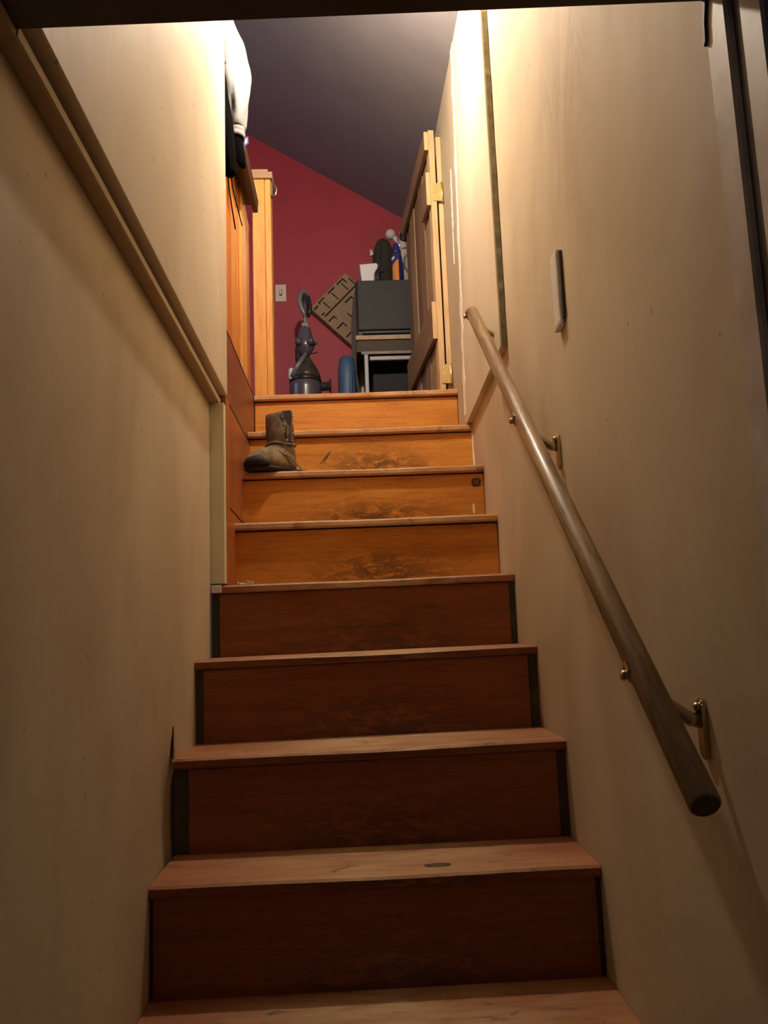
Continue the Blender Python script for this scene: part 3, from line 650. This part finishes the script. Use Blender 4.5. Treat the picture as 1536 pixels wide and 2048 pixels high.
bm = nbm(); tube(bm, [(VX+0.014, VY+0.006, FZ+0.72), (VX+0.006, VY+0.01, FZ+0.77), (VX+0.012, VY+0.01, FZ+0.82)], [0.014, 0.018, 0.012], 10); obj('grip_insert', bm, M_hose, vc)
hs = thing_p = bm = nbm()
tube(bm, [(VX+0.07, VY, FZ+0.345), (VX+0.115, VY, FZ+0.35)], 0.020, 14)
hz = obj('hose', bm, M_hose, vc)
for i in range(5):
    obj('hose_rib', lathe(nbm(), [(0.0205, -0.0025), (0.025, 0), (0.0205, 0.0025)], (VX+0.082+i*0.008, VY, FZ+0.348), 16, 'X'), M_hose, hz)
bm = nbm(); lathe(bm, [(0.03, -0.003), (0.036, 0), (0.036, 0.004), (0.03, 0.006)], (VX+0.121, VY, FZ+0.35), 18, 'X'); obj('hose_collar', bm, M_hose, vc)
obj('cord_hook', tube(nbm(), [(VX+0.03, VY, FZ+0.515), (VX+0.055, VY, FZ+0.518), (VX+0.066, VY, FZ+0.522)], 0.003, 6), M_hose, vc)

# ---- grooved board hung cornerwise on the red wall
NG = 44; Lu, Lv = 0.27, 0.37
dn_ = set(); 
def seg(u0, v0, u1, v1):
    n = 60
    for i in range(n+1):
        dn_.add((int((u0+(u1-u0)*i/n)*NG), int((v0+(v1-v0)*i/n)*NG)))
# u runs up the top-left edge, v runs down the left-bottom edge (0..1 each)
for s in [(0.03, 0.05, 0.12, 0.05), (0.2, 0.03, 0.34, 0.03), (0.2, 0.03, 0.2, 0.06), (0.46, 0.03, 0.62, 0.03), (0.72, 0.03, 0.88, 0.03), (0.88, 0.03, 0.88, 0.10),
          (0.26, 0.08, 0.26, 0.19), (0.52, 0.08, 0.52, 0.19), (0.78, 0.08, 0.78, 0.19), (0.08, 0.24, 0.95, 0.24), (0.97, 0.10, 0.97, 0.24),
          (0.05, 0.20, 0.10, 0.20), (0.05, 0.32, 0.20, 0.32), (0.20, 0.32, 0.20, 0.38), (0.56, 0.30, 0.72, 0.30), (0.72, 0.30, 0.72, 0.37), (0.88, 0.34, 0.97, 0.34),
          (0.05, 0.48, 0.22, 0.48), (0.22, 0.48, 0.22, 0.55), (0.42, 0.44, 0.42, 0.50), (0.42, 0.50, 0.62, 0.50), (0.62, 0.50, 0.62, 0.58), (0.55, 0.62, 0.55, 0.74),
          (0.05, 0.66, 0.20, 0.66), (0.05, 0.67, 0.12, 0.67), (0.20, 0.66, 0.20, 0.80), (0.12, 0.74, 0.30, 0.74), (0.30, 0.70, 0.30, 0.84), (0.36, 0.78, 0.50, 0.78), (0.36, 0.79, 0.44, 0.79), (0.10, 0.82, 0.22, 0.82),
          (0.26, 0.90, 0.26, 0.99), (0.06, 0.92, 0.18, 0.92), (0.18, 0.86, 0.18, 0.92), (0.5, 0.88, 0.66, 0.88), (0.66, 0.80, 0.66, 0.88), (0.75, 0.66, 0.9, 0.66), (0.8, 0.45, 0.8, 0.55)]: seg(*s)
bm = nbm()
c0 = Vector((-0.606, 3.043, 2.378)); eu = Vector((0.70, 0, 0.71)).normalized(); ev = Vector((0.63, 0, -0.78)); ev = (ev-eu*ev.dot(eu)).normalized(); en = Vector((0, 1, 0))
def hgt(i, j): return 0.008 if (i, j) in dn_ else 0.0
def pt(i, j, h): return c0+eu*(Lu*i/NG)+ev*(Lv*j/NG)+en*h
for i in range(NG):
    for j in range(NG):
        h = hgt(i, j); f = bm.faces.new([bm.verts.new(pt(a, b_, h)) for a, b_ in ((i, j), (i+1, j), (i+1, j+1), (i, j+1))]); f.material_index = 1 if h else 0
        for (ni, nj, a, b_) in ((i+1, j, (i+1, j), (i+1, j+1)), (i, j+1, (i, j+1), (i+1, j+1))):
            if ni < NG and nj < NG and hgt(ni, nj) != h:
                h2 = hgt(ni, nj); f = bm.faces.new([bm.verts.new(pt(*a, h)), bm.verts.new(pt(*b_, h)), bm.verts.new(pt(*b_, h2)), bm.verts.new(pt(*a, h2))]); f.material_index = 1
cor = [(0, 0), (NG, 0), (NG, NG), (0, NG)]
for a, b_ in zip(cor, cor[1:]+cor[:1]):
    bm.faces.new([bm.verts.new(pt(*a, 0)), bm.verts.new(pt(*b_, 0)), bm.verts.new(pt(*b_, 0.0565)), bm.verts.new(pt(*a, 0.0565))]).material_index = 0
bm.faces.new([bm.verts.new(pt(*a, 0.0565)) for a in cor])
bmesh.ops.remove_doubles(bm, verts=bm.verts[:], dist=1e-5)
tag(obj('grooved_board', bm, [M_board, M_boarddk], None, (-0.42, 3.0995, 2.33)), 'tan rectangular board with dark L-shaped grooves hung cornerwise on the red wall', 'board')

# ---- brown upright panel between table and wall
bm = nbm(); prism(bm, [(-0.40, FZ+0.001), (-0.20, FZ+0.001), (-0.20, 2.49), (-0.362, 2.50), (-0.382, 2.40), (-0.394, 2.28), (-0.396, 2.10)], 3.022, 3.040, 'Y')
tag(obj('wooden_panel', bm, M_panelbrown, None, (-0.3, 3.04, FZ)), 'narrow dark brown panel standing upright behind the black box', 'panel')

# ---- table with steel frame
tb = thing('side_table', 'small brown table on grey steel legs behind the gate', 'table', (-0.22, 2.85, FZ))
obj('tabletop', bx(nbm(), -0.374, -0.04, 2.68, 3.02, 2.062, 2.084, 0.001), M_ply, tb)
obj('apron', bx(nbm(), -0.368, -0.05, 2.690, 2.702, 2.004, 2.0615), M_apron, tb)
obj('side_rail', bx(nbm(), -0.372, -0.362, 2.7025, 3.01, 2.004, 2.0615), M_apron, tb)
obj('frame_rail', bx(nbm(), -0.352, -0.06, 2.676, 2.689, 1.986, 2.003, 0.002), M_steeldk, tb)
obj('cross_bar', bx(nbm(), -0.312, -0.06, 2.668, 2.688, 1.953, 1.974, 0.003), M_steel, tb)
for (x, y) in ((-0.328, 2.678), (-0.075, 2.678), (-0.345, 3.0), (-0.075, 3.0)):
    obj('leg', bx(nbm(), x-0.010, x+0.010, y-0.010, y+0.010, FZ+0.0005, 1.9855 if y < 2.8 else 2.0615, 0.003), M_steel, tb)
# ---- blue tub under the table
bm = nbm()
def rrect(w_, d_, r, n=6):
    P_ = []
    for (cx, cy, a0) in ((w_-r, d_-r, 0), (-w_+r, d_-r, PI/2), (-w_+r, -d_+r, PI), (w_-r, -d_+r, 1.5*PI)):
        for i in range(n+1): a = a0+PI/2*i/n; P_.append((cx+r*math.cos(a), cy+r*math.sin(a)))
    return P_
rings = []
for s, z, dr_ in ((0.86, FZ+0.001, 0), (0.9, FZ+0.02, 0), (0.96, 1.80, 0), (1.0, 1.90, 0), (0.99, 1.94, 0), (0.93, 1.985, 0), (0.80, 2.02, 0), (0.55, 2.038, 0), (0.25, 2.042, 0)):
    rings.append([bm.verts.new((-0.423+p[0]*s, 2.885+p[1]*s, z)) for p in rrect(0.045, 0.100, 0.040)])
for P_, Q_ in zip(rings, rings[1:]):
    for i in range(len(P_)): f = bm.faces.new((P_[i], P_[(i+1) % len(P_)], Q_[(i+1) % len(P_)], Q_[i])); f.smooth = True
bm.faces.new(rings[0]); bm.faces.new(rings[-1])
tubo = thing('plastic_tub', 'rounded blue plastic tub standing left of the steel table legs', 'tub', (-0.423, 2.885, FZ))
obj('body', bm, M_blue, tubo)
bm = nbm()
for x in (-0.405,):
    tube(bm, [(x-0.002, 2.796, 1.60), (x, 2.785, 1.87), (x+0.004, 2.792, 1.95)], 0.007, 8)
obj('rib', bm, M_blue, tubo)
cr = thing('table_shade_block', 'near-black navy block added for the shade under the small brown table', 'shade_block', (-0.2, 2.82, FZ))  # dark block added to give the shade between the table legs
obj('body', bx(nbm(), -0.300, -0.095, 2.705, 2.98, FZ+0.001, 1.90, 0.008, 2), M_tableshade, cr)
obj('shade_block_rim', bx(nbm(), -0.306, -0.090, 2.700, 2.985, 1.9005, 1.930, 0.006, 2), M_black, cr)
# ---- black box on the table
bb = thing('black_box', 'black grained box with a lower lip standing on the table', 'box', (-0.22, 2.85, 2.0845))
obj('body', bx(nbm(), -0.3660, -0.05, 2.712, 3.00, 2.092, 2.376, 0.006, 2), M_box2, bb)
obj('front_panel', bx(nbm(), -0.360, -0.055, 2.698, 2.7115, 2.118, 2.372, 0.004, 2), M_box, bb)
obj('lower_lip', bx(nbm(), -0.340, -0.06, 2.694, 2.7115, 2.096, 2.113, 0.003), M_box2, bb)
for x in (-0.345, -0.07): obj('foot', bx(nbm(), x-0.012, x+0.012, 2.72, 2.98, 2.0848, 2.0918), M_hose, bb)
TZ = 2.3765
# ---- white carton
cb = thing('white_carton', 'white paper carton with a curved cut-out on the black box', 'carton', (-0.30, 2.76, TZ))
bm = nbm(); pl = [(-0.333, TZ+0.001)]
arc = [(-0.258+0.028*math.cos(a), TZ+0.02+0.055*math.sin(a)) for a in [PI*1.30-PI*0.8*i/8 for i in range(9)]]
pl = [(-0.334, TZ+0.001), (-0.270, TZ+0.001), (-0.277, TZ+0.02), (-0.276, TZ+0.045), (-0.268, TZ+0.062), (-0.257, TZ+0.074), (-0.253, TZ+0.092), (-0.26, TZ+0.104), (-0.342, TZ+0.098)]
prism(bm, pl, 2.742, 2.745, 'Y'); obj('front', bm, M_white, cb)
bm = nbm(); prism(bm, [(-0.336, TZ+0.0005), (-0.256, TZ+0.0005), (-0.256, TZ+0.07), (-0.346, TZ+0.098)], 2.7455, 2.80, 'Y'); obj('body', bm, M_bluecard, cb)
# ---- dark ribbed brush beside the carton
br_ = thing('hair_brush', 'small dark ribbed brush standing beside the white carton', 'brush', (-0.257, 2.735, TZ))
bm = nbm(); lathe(bm, [(0.012, 0.0005), (0.014, 0.01), (0.014, 0.05), (0.008, 0.06)], (-0.256, 2.728, TZ), 14); bh = obj('head', bm, M_box2, br_)
for i in range(5):
    bm = nbm(); lathe(bm, [(0.0142, -0.0015), (0.0162, 0), (0.0142, 0.0015)], (-0.256, 2.728, TZ+0.010+i*0.009), 14); obj('bristle_ring', bm, M_steeldk, br_)
obj('handle', tube(nbm(), [(-0.256, 2.728, TZ+0.058), (-0.248, 2.727, TZ+0.09), (-0.232, 2.726, TZ+0.087)], [0.006, 0.005, 0.004], 8), M_panelbrown, br_)
# ---- dark domed bag
bg = thing('dark_bag', 'dark olive domed fabric bag on the black box', 'bag', (-0.215, 2.86, TZ))
bm = nbm(); lathe(bm, [(0.042, 0.001), (0.054, 0.012), (0.058, 0.06), (0.058, 0.15), (0.054, 0.205), (0.044, 0.248), (0.030, 0.278), (0.012, 0.292)], (-0.218, 2.865, TZ), 22, sy=0.9); obj('body', bm, M_bag, bg)
obj('seam', tube(nbm(), [(-0.236, 2.818, TZ+0.01), (-0.242, 2.816, TZ+0.10), (-0.234, 2.818, TZ+0.20), (-0.22, 2.838, TZ+0.275)], 0.0022, 6), M_box2, bg)
bm = nbm(); prism(bm, [(-0.286, TZ+0.195), (-0.270, TZ+0.202), (-0.272, TZ+0.220), (-0.286, TZ+0.234)], 2.852, 2.862, 'Y'); obj('white_tag', bm, M_whitepl, bg)
# ---- navy bottle with orange label
bt = thing('spray_bottle', 'navy blue bottle with an orange label on the black box', 'bottle', (-0.157, 2.755, TZ))
obj('body', lathe(nbm(), [(0.022, 0.0008), (0.026, 0.004), (0.0265, 0.12), (0.025, 0.135), (0.021, 0.15), (0.020, 0.156)], (-0.157, 2.755, TZ), 22), M_bottle, bt)
obj('cap', lathe(nbm(), [(0.0195, 0.1562), (0.0200, 0.17), (0.0165, 0.178), (0.0165, 0.205), (0.013, 0.210)], (-0.157, 2.755, TZ), 20), M_bottle, bt)
bm = nbm(); R_ = 0.0269
def lab(a0, a1, z0a, z1a, z0b, z1b, mi):
    n = 8; prev = None
    for i in range(n+1):
        t = i/n; a = a0+(a1-a0)*t; z0 = z0a+(z0b-z0a)*t; z1 = z1a+(z1b-z1a)*t
        cur = [bm.verts.new((-0.157+r*math.cos(a), 2.755+r*math.sin(a), TZ+z)) for r, z in ((R_, z0), (R_, z1), (R_-0.0012, z1), (R_-0.0012, z0))]
        if prev:
            for q in range(4): bm.faces.new((prev[q], cur[q], cur[(q+1) % 4], prev[(q+1) % 4])).material_index = mi
        else: bm.faces.new(cur).material_index = mi
        prev = cur
    bm.faces.new(list(reversed(prev))).material_index = mi
lab(PI*1.12, PI*1.58, 0.004, 0.085, 0.004, 0.12, 0)
obj('label', bm, M_orange, bt)
bm = nbm(); lab(PI*1.08, PI*1.34, 0.116, 0.132, 0.122, 0.134, 0); obj('label_top', bm, M_whitetag, bt)
# ---- white bottle with ball knob
wb = thing('white_bottle', 'off-white bottle with a round knob behind the navy bottle', 'bottle', (-0.125, 2.86, TZ))
obj('body', lathe(nbm(), [(0.032, 0.001), (0.036, 0.01), (0.038, 0.19), (0.036, 0.235), (0.026, 0.262), (0.015, 0.270)], (-0.122, 2.86, TZ), 20), M_whitepl, wb)
obj('neck', tube(nbm(), [(-0.130, 2.86, TZ+0.262), (-0.150, 2.858, TZ+0.284), (-0.165, 2.856, TZ+0.302)], [0.016, 0.013, 0.012], 12), M_whitepl, wb)
bm = nbm(); sphere(bm, (-0.178, 2.855, TZ+0.312), 0.0265, 16, 12); obj('knob', bm, M_whitepl, wb)
obj('dark_collar', lathe(nbm(), [(0.012, 0.2705), (0.016, 0.28), (0.020, 0.318), (0.012, 0.335)], (-0.112, 2.86, TZ), 14), M_box2, wb)

# ================================================================== BOOT
bo = thing('boot', 'muddy brown child-size lace-up boot standing on the sixth step', 'boot', (-0.641, 1.370, 1.1368), math.radians(211)); bo.scale = (1.06, 1.26, 1.10)
def outline(front, back, wid, xo=0.0, n=32, sq=1.0):
    P_ = []
    for i in range(n):
        a = 2*PI*i/n; cx = (front+back)/2; rx = (front-back)/2
        x = cx+rx*math.cos(a); t = (math.cos(a)+1)/2
        P_.append((x, wid*math.copysign(abs(math.sin(a))**0.85, math.sin(a))*(0.86+0.20*math.sin(t*PI*0.9))))
    return P_
def stack(bm, levels, mi=0):
    rings = []
    for (z, fr_, bk, wd) in levels:
        rg = []
        for (x, y) in outline(fr_, bk, wd):
            nn = 0.0075*mnoise.noise(Vector((x*38, y*38, z*42)))
            rg.append(bm.verts.new((x*(1+nn*4), y*(1+nn*8), z+nn*0.4)))
        rings.append(rg)
    for P_, Q_ in zip(rings, rings[1:]):
        for i in range(len(P_)): f = bm.faces.new((P_[i], P_[(i+1) % len(P_)], Q_[(i+1) % len(P_)], Q_[i])); f.smooth = True; f.material_index = mi
    return rings
bm = nbm(); r_ = stack(bm, [(0.0005, 0.104, -0.056, 0.030), (0.003, 0.109, -0.058, 0.034), (0.013, 0.111, -0.059, 0.035), (0.014, 0.107, -0.056, 0.032)]); bm.faces.new(r_[0]); bm.faces.new(r_[-1])
sole = obj('sole', bm, M_sole, bo, local=True)
bm = nbm(); bx(bm, -0.059, -0.012, -0.029, 0.029, 0.0004, 0.012, 0.004, 2); obj('heel', bm, M_sole, bo, local=True)
bm = nbm()
r_ = stack(bm, [(0.0142, 0.106, -0.054, 0.033), (0.026, 0.109, -0.055, 0.037), (0.038, 0.106, -0.054, 0.038), (0.050, 0.096, -0.053, 0.036), (0.059, 0.080, -0.052, 0.034), (0.066, 0.060, -0.051, 0.032), (0.072, 0.046, -0.050, 0.031), (0.078, 0.038, -0.049, 0.031)])
bm.faces.new(r_[0]); bm.faces.new(r_[-1]); obj('foot', bm, M_bootfoot, bo, local=True)
bm = nbm()
r_ = stack(bm, [(0.0783, 0.034, -0.048, 0.0295), (0.086, 0.033, -0.048, 0.031), (0.098, 0.034, -0.049, 0.033), (0.112, 0.035, -0.049, 0.034), (0.13, 0.035, -0.048, 0.034), (0.148, 0.034, -0.046, 0.033), (0.165, 0.033, -0.044, 0.032), (0.178, 0.031, -0.042, 0.031),
               (0.179, 0.028, -0.039, 0.028), (0.160, 0.028, -0.039, 0.028), (0.12, 0.028, -0.039, 0.028)])
bm.faces.new(r_[0]); bm.faces.new(r_[-1])
for f in bm.faces:
    if all(math.hypot(v.co.x+0.006, v.co.y*1.2) < 0.036 and v.co.z > 0.11 for v in f.verts): f.material_index = 1
for v in bm.verts:    # slouching top, higher at one side
    k = max(0, (v.co.z-0.10)/0.08); v.co.z += k*0.010*(-v.co.x/0.04); v.co.x += 0.006*k
obj('shaft', bm, [M_boot, M_bootdark], bo, local=True)
# toe cap of dark rubber
bm = nbm(); r_ = stack(bm, [(0.0135, 0.1095, 0.02, 0.0362), (0.024, 0.1110, 0.03, 0.0372), (0.034, 0.1068, 0.048, 0.0352), (0.041, 0.099, 0.062, 0.029)]); bm.faces.new(r_[0]); bm.faces.new(r_[-1]); obj('toe_cap', bm, M_sole, bo, local=True)
# opening with hooks, on the side turned to the right of the view
def shaft_pt(a, z, off=0.0):
    k = max(0, (z-0.10)/0.08)
    x = -0.007+(0.0415+off)*math.cos(a); y = (0.0335+off)*math.sin(a)
    return Vector((x+0.006*k, y, z+k*0.010*(-x/0.04)))
bm = nbm(); prev = None; n = 9
AV = math.radians(102)
for i in range(n+1):
    z = 0.083+i*(0.092/n); hw_ = 0.13+0.30*(i/n)
    cur = [bm.verts.new(shaft_pt(AV-hw_, z, 0.0015)), bm.verts.new(shaft_pt(AV, z, 0.003)), bm.verts.new(shaft_pt(AV+hw_, z, 0.0015)), bm.verts.new(shaft_pt(AV+hw_, z, -0.002)), bm.verts.new(shaft_pt(AV-hw_, z, -0.002))]
    if prev:
        for q in range(5): bm.faces.new((prev[q], prev[(q+1) % 5], cur[(q+1) % 5], cur[q]))
    else: bm.faces.new(cur)
    prev = cur
bm.faces.new(list(reversed(prev))); tng = obj('tongue', bm, M_bootdark, bo, local=True)
for sgn in (-1, 1):
    bm = nbm(); tube(bm, [shaft_pt(AV+sgn*(0.15+0.30*i/8), 0.083+i*0.0112, 0.002) for i in range(9)], 0.0024, 6); obj('flap_edge', bm, M_boot, bo, local=True)
    for i in range(4):
        bm = nbm(); sphere(bm, shaft_pt(AV+sgn*(0.22+0.30*(i*2+0.5)/8), 0.090+i*0.023, 0.003), 0.0036, 8, 6); obj('eyelet', bm, M_eyelet, bo, local=True)
bm = nbm(); tube(bm, [shaft_pt(2*PI*i/26, 0.083+0.003*math.sin(i*0.7), 0.004) for i in range(26)], 0.0024, 6, closed=True)
tube(bm, [shaft_pt(AV-0.2, 0.084, 0.004), shaft_pt(AV-0.6, 0.10, 0.012), shaft_pt(AV-0.5, 0.12, 0.018), shaft_pt(AV-0.3, 0.135, 0.010), shaft_pt(AV-0.25, 0.11, 0.006)], 0.0018, 6)
tube(bm, [(0.02, 0.034, 0.060), (0.008, 0.038, 0.05), (-0.012, 0.038, 0.045), (-0.03, 0.040, 0.028), (-0.05, 0.045, 0.006), (-0.068, 0.052, 0.0025)], 0.0022, 6)
obj('lace', bm, M_lace, bo, local=True)

# ================================================================== COATS BY THE HALF WALL
ck = thing('coat_hook', 'double coat hook screwed to the end of the upper left wall', 'hook', (-0.83, 0.938, 2.72))
obj('plate', bx(nbm(), -0.845, -0.815, 0.9355, 0.942, 2.68, 2.76, 0.002), M_steeldk, ck)
obj('prong', tube(nbm(), [(-0.83, 0.942, 2.73), (-0.83, 0.99, 2.735), (-0.83, 1.02, 2.765)], 0.005, 8), M_steeldk, ck)
obj('prong', tube(nbm(), [(-0.83, 0.942, 2.70), (-0.83, 0.975, 2.685), (-0.83, 0.995, 2.71)], 0.005, 8), M_steeldk, ck)
jk = thing('grey_jacket', 'light grey fleece jacket with a ribbed cuff hanging past the wall edge', 'jacket', (-0.83, 1.1, 2.70))
def cloth(bm, secs, n=28, amp=0.006, freq=9, seed=0.0, cap=True):
    """lofted folded cloth: (cx, cy, z, rx, ry)"""
    rings = []
    for (cx, cy, z, rx, ry) in secs:
        rg = []
        for k in range(n):
            a = 2*PI*k/n; p = Vector((math.cos(a)*3, math.sin(a)*3, z*freq+seed))
            f_ = 1+amp/max(rx, 0.01)*(mnoise.noise(p)*1.2+0.5*mnoise.noise(p*2.3))
            rg.append(bm.verts.new((cx+rx*f_*math.cos(a), cy+ry*f_*math.sin(a), z)))
        rings.append(rg)
    for P_, Q_ in zip(rings, rings[1:]):
        for i in range(n): f = bm.faces.new((P_[i], P_[(i+1) % n], Q_[(i+1) % n], Q_[i])); f.smooth = True
    if cap: bm.faces.new(rings[0]); bm.faces.new(list(reversed(rings[-1])))
    return rings
def dense(secs, m=5):
    out = []
    for A_, B_ in zip(secs, secs[1:]):
        for i in range(m): out.append(tuple(a+(b_-a)*i/m for a, b_ in zip(A_, B_)))
    return out+[secs[-1]]
bm = nbm(); cloth(bm, dense([(-0.845, 1.19, 2.78, 0.02, 0.03), (-0.87, 1.19, 2.70, 0.055, 0.07), (-0.885, 1.20, 2.60, 0.065, 0.08), (-0.885, 1.20, 2.45, 0.065, 0.08), (-0.885, 1.20, 2.27, 0.07, 0.08), (-0.885, 1.20, 2.25, 0.06, 0.07)]), amp=0.010, seed=3); obj('torso', bm, M_jacket, jk)
bm = nbm(); cloth(bm, dense([(-0.835, 1.13, 2.66, 0.035, 0.045), (-0.800, 1.14, 2.58, 0.045, 0.055), (-0.770, 1.15, 2.49, 0.052, 0.058), (-0.750, 1.15, 2.40, 0.052, 0.058), (-0.737, 1.15, 2.32, 0.043, 0.052), (-0.735, 1.15, 2.24, 0.037, 0.046), (-0.737, 1.15, 2.19, 0.030, 0.036), (-0.738, 1.15, 2.182, 0.027, 0.032)]), amp=0.011, freq=7, seed=11); obj('sleeve', bm, M_jacket, jk)
cf = obj('cuff', lathe(nbm(), [(0.0255, 0.018), (0.0285, 0.012), (0.0285, 0.002), (0.026, -0.001), (0.0285, -0.004), (0.0285, -0.014), (0.025, -0.017), (0.021, -0.012), (0.021, 0.01)], (-0.737, 1.15, 2.166), 24, sy=1.15), M_jacket, jk)
bm = nbm(); cloth(bm, dense([(-0.737, 1.15, 2.160, 0.020, 0.023), (-0.736, 1.148, 2.13, 0.022, 0.022), (-0.728, 1.146, 2.095, 0.019, 0.019), (-0.718, 1.145, 2.06, 0.012, 0.013), (-0.715, 1.145, 2.05, 0.006, 0.007)]), n=18, amp=0.003, seed=5); obj('lining', bm, M_black, jk)['label'] = 'black lining poking out of the cuff'
bm = nbm(); prism(bm, [(-0.709, 2.145), (-0.699, 2.150), (-0.697, 2.128), (-0.708, 2.118)], 1.138, 1.142, 'Y'); obj('tag', bm, M_tag, cf)['label'] = 'small blue tag'
bm = nbm(); prism(bm, [(-0.7085, 2.138), (-0.7025, 2.142), (-0.7015, 2.13), (-0.708, 2.124)], 1.1368, 1.1376, 'Y'); obj('tag_print', bm, M_whitetag, cf)
bk = thing('black_coat', 'black coat with dangling cords hanging beside the grey jacket', 'coat', (-0.80, 1.06, 2.70))
bm = nbm(); cloth(bm, dense([(-0.830, 1.03, 2.72, 0.02, 0.03), (-0.825, 1.03, 2.6, 0.030, 0.03), (-0.80, 1.03, 2.42, 0.030, 0.03), (-0.775, 1.03, 2.25, 0.027, 0.03), (-0.752, 1.03, 2.10, 0.024, 0.028), (-0.741, 1.03, 2.00, 0.020, 0.025), (-0.739, 1.03, 1.965, 0.017, 0.020), (-0.739, 1.03, 1.955, 0.010, 0.012)]), n=22, amp=0.006, seed=20); obj('sleeve', bm, M_black, bk)
bm = nbm()
tube(bm, [(-0.752, 1.045, 2.06), (-0.748, 1.04, 1.99), (-0.745, 1.04, 1.93), (-0.736, 1.04, 1.86), (-0.727, 1.04, 1.795)], 0.0022, 6); obj('cord', bm, M_black, bk)
bm = nbm()
tube(bm, [(-0.748, 1.05, 2.07), (-0.744, 1.05, 2.0), (-0.735, 1.05, 1.93), (-0.722, 1.05, 1.87), (-0.709, 1.05, 1.81)], 0.002, 6); obj('cord', bm, M_black, bk)
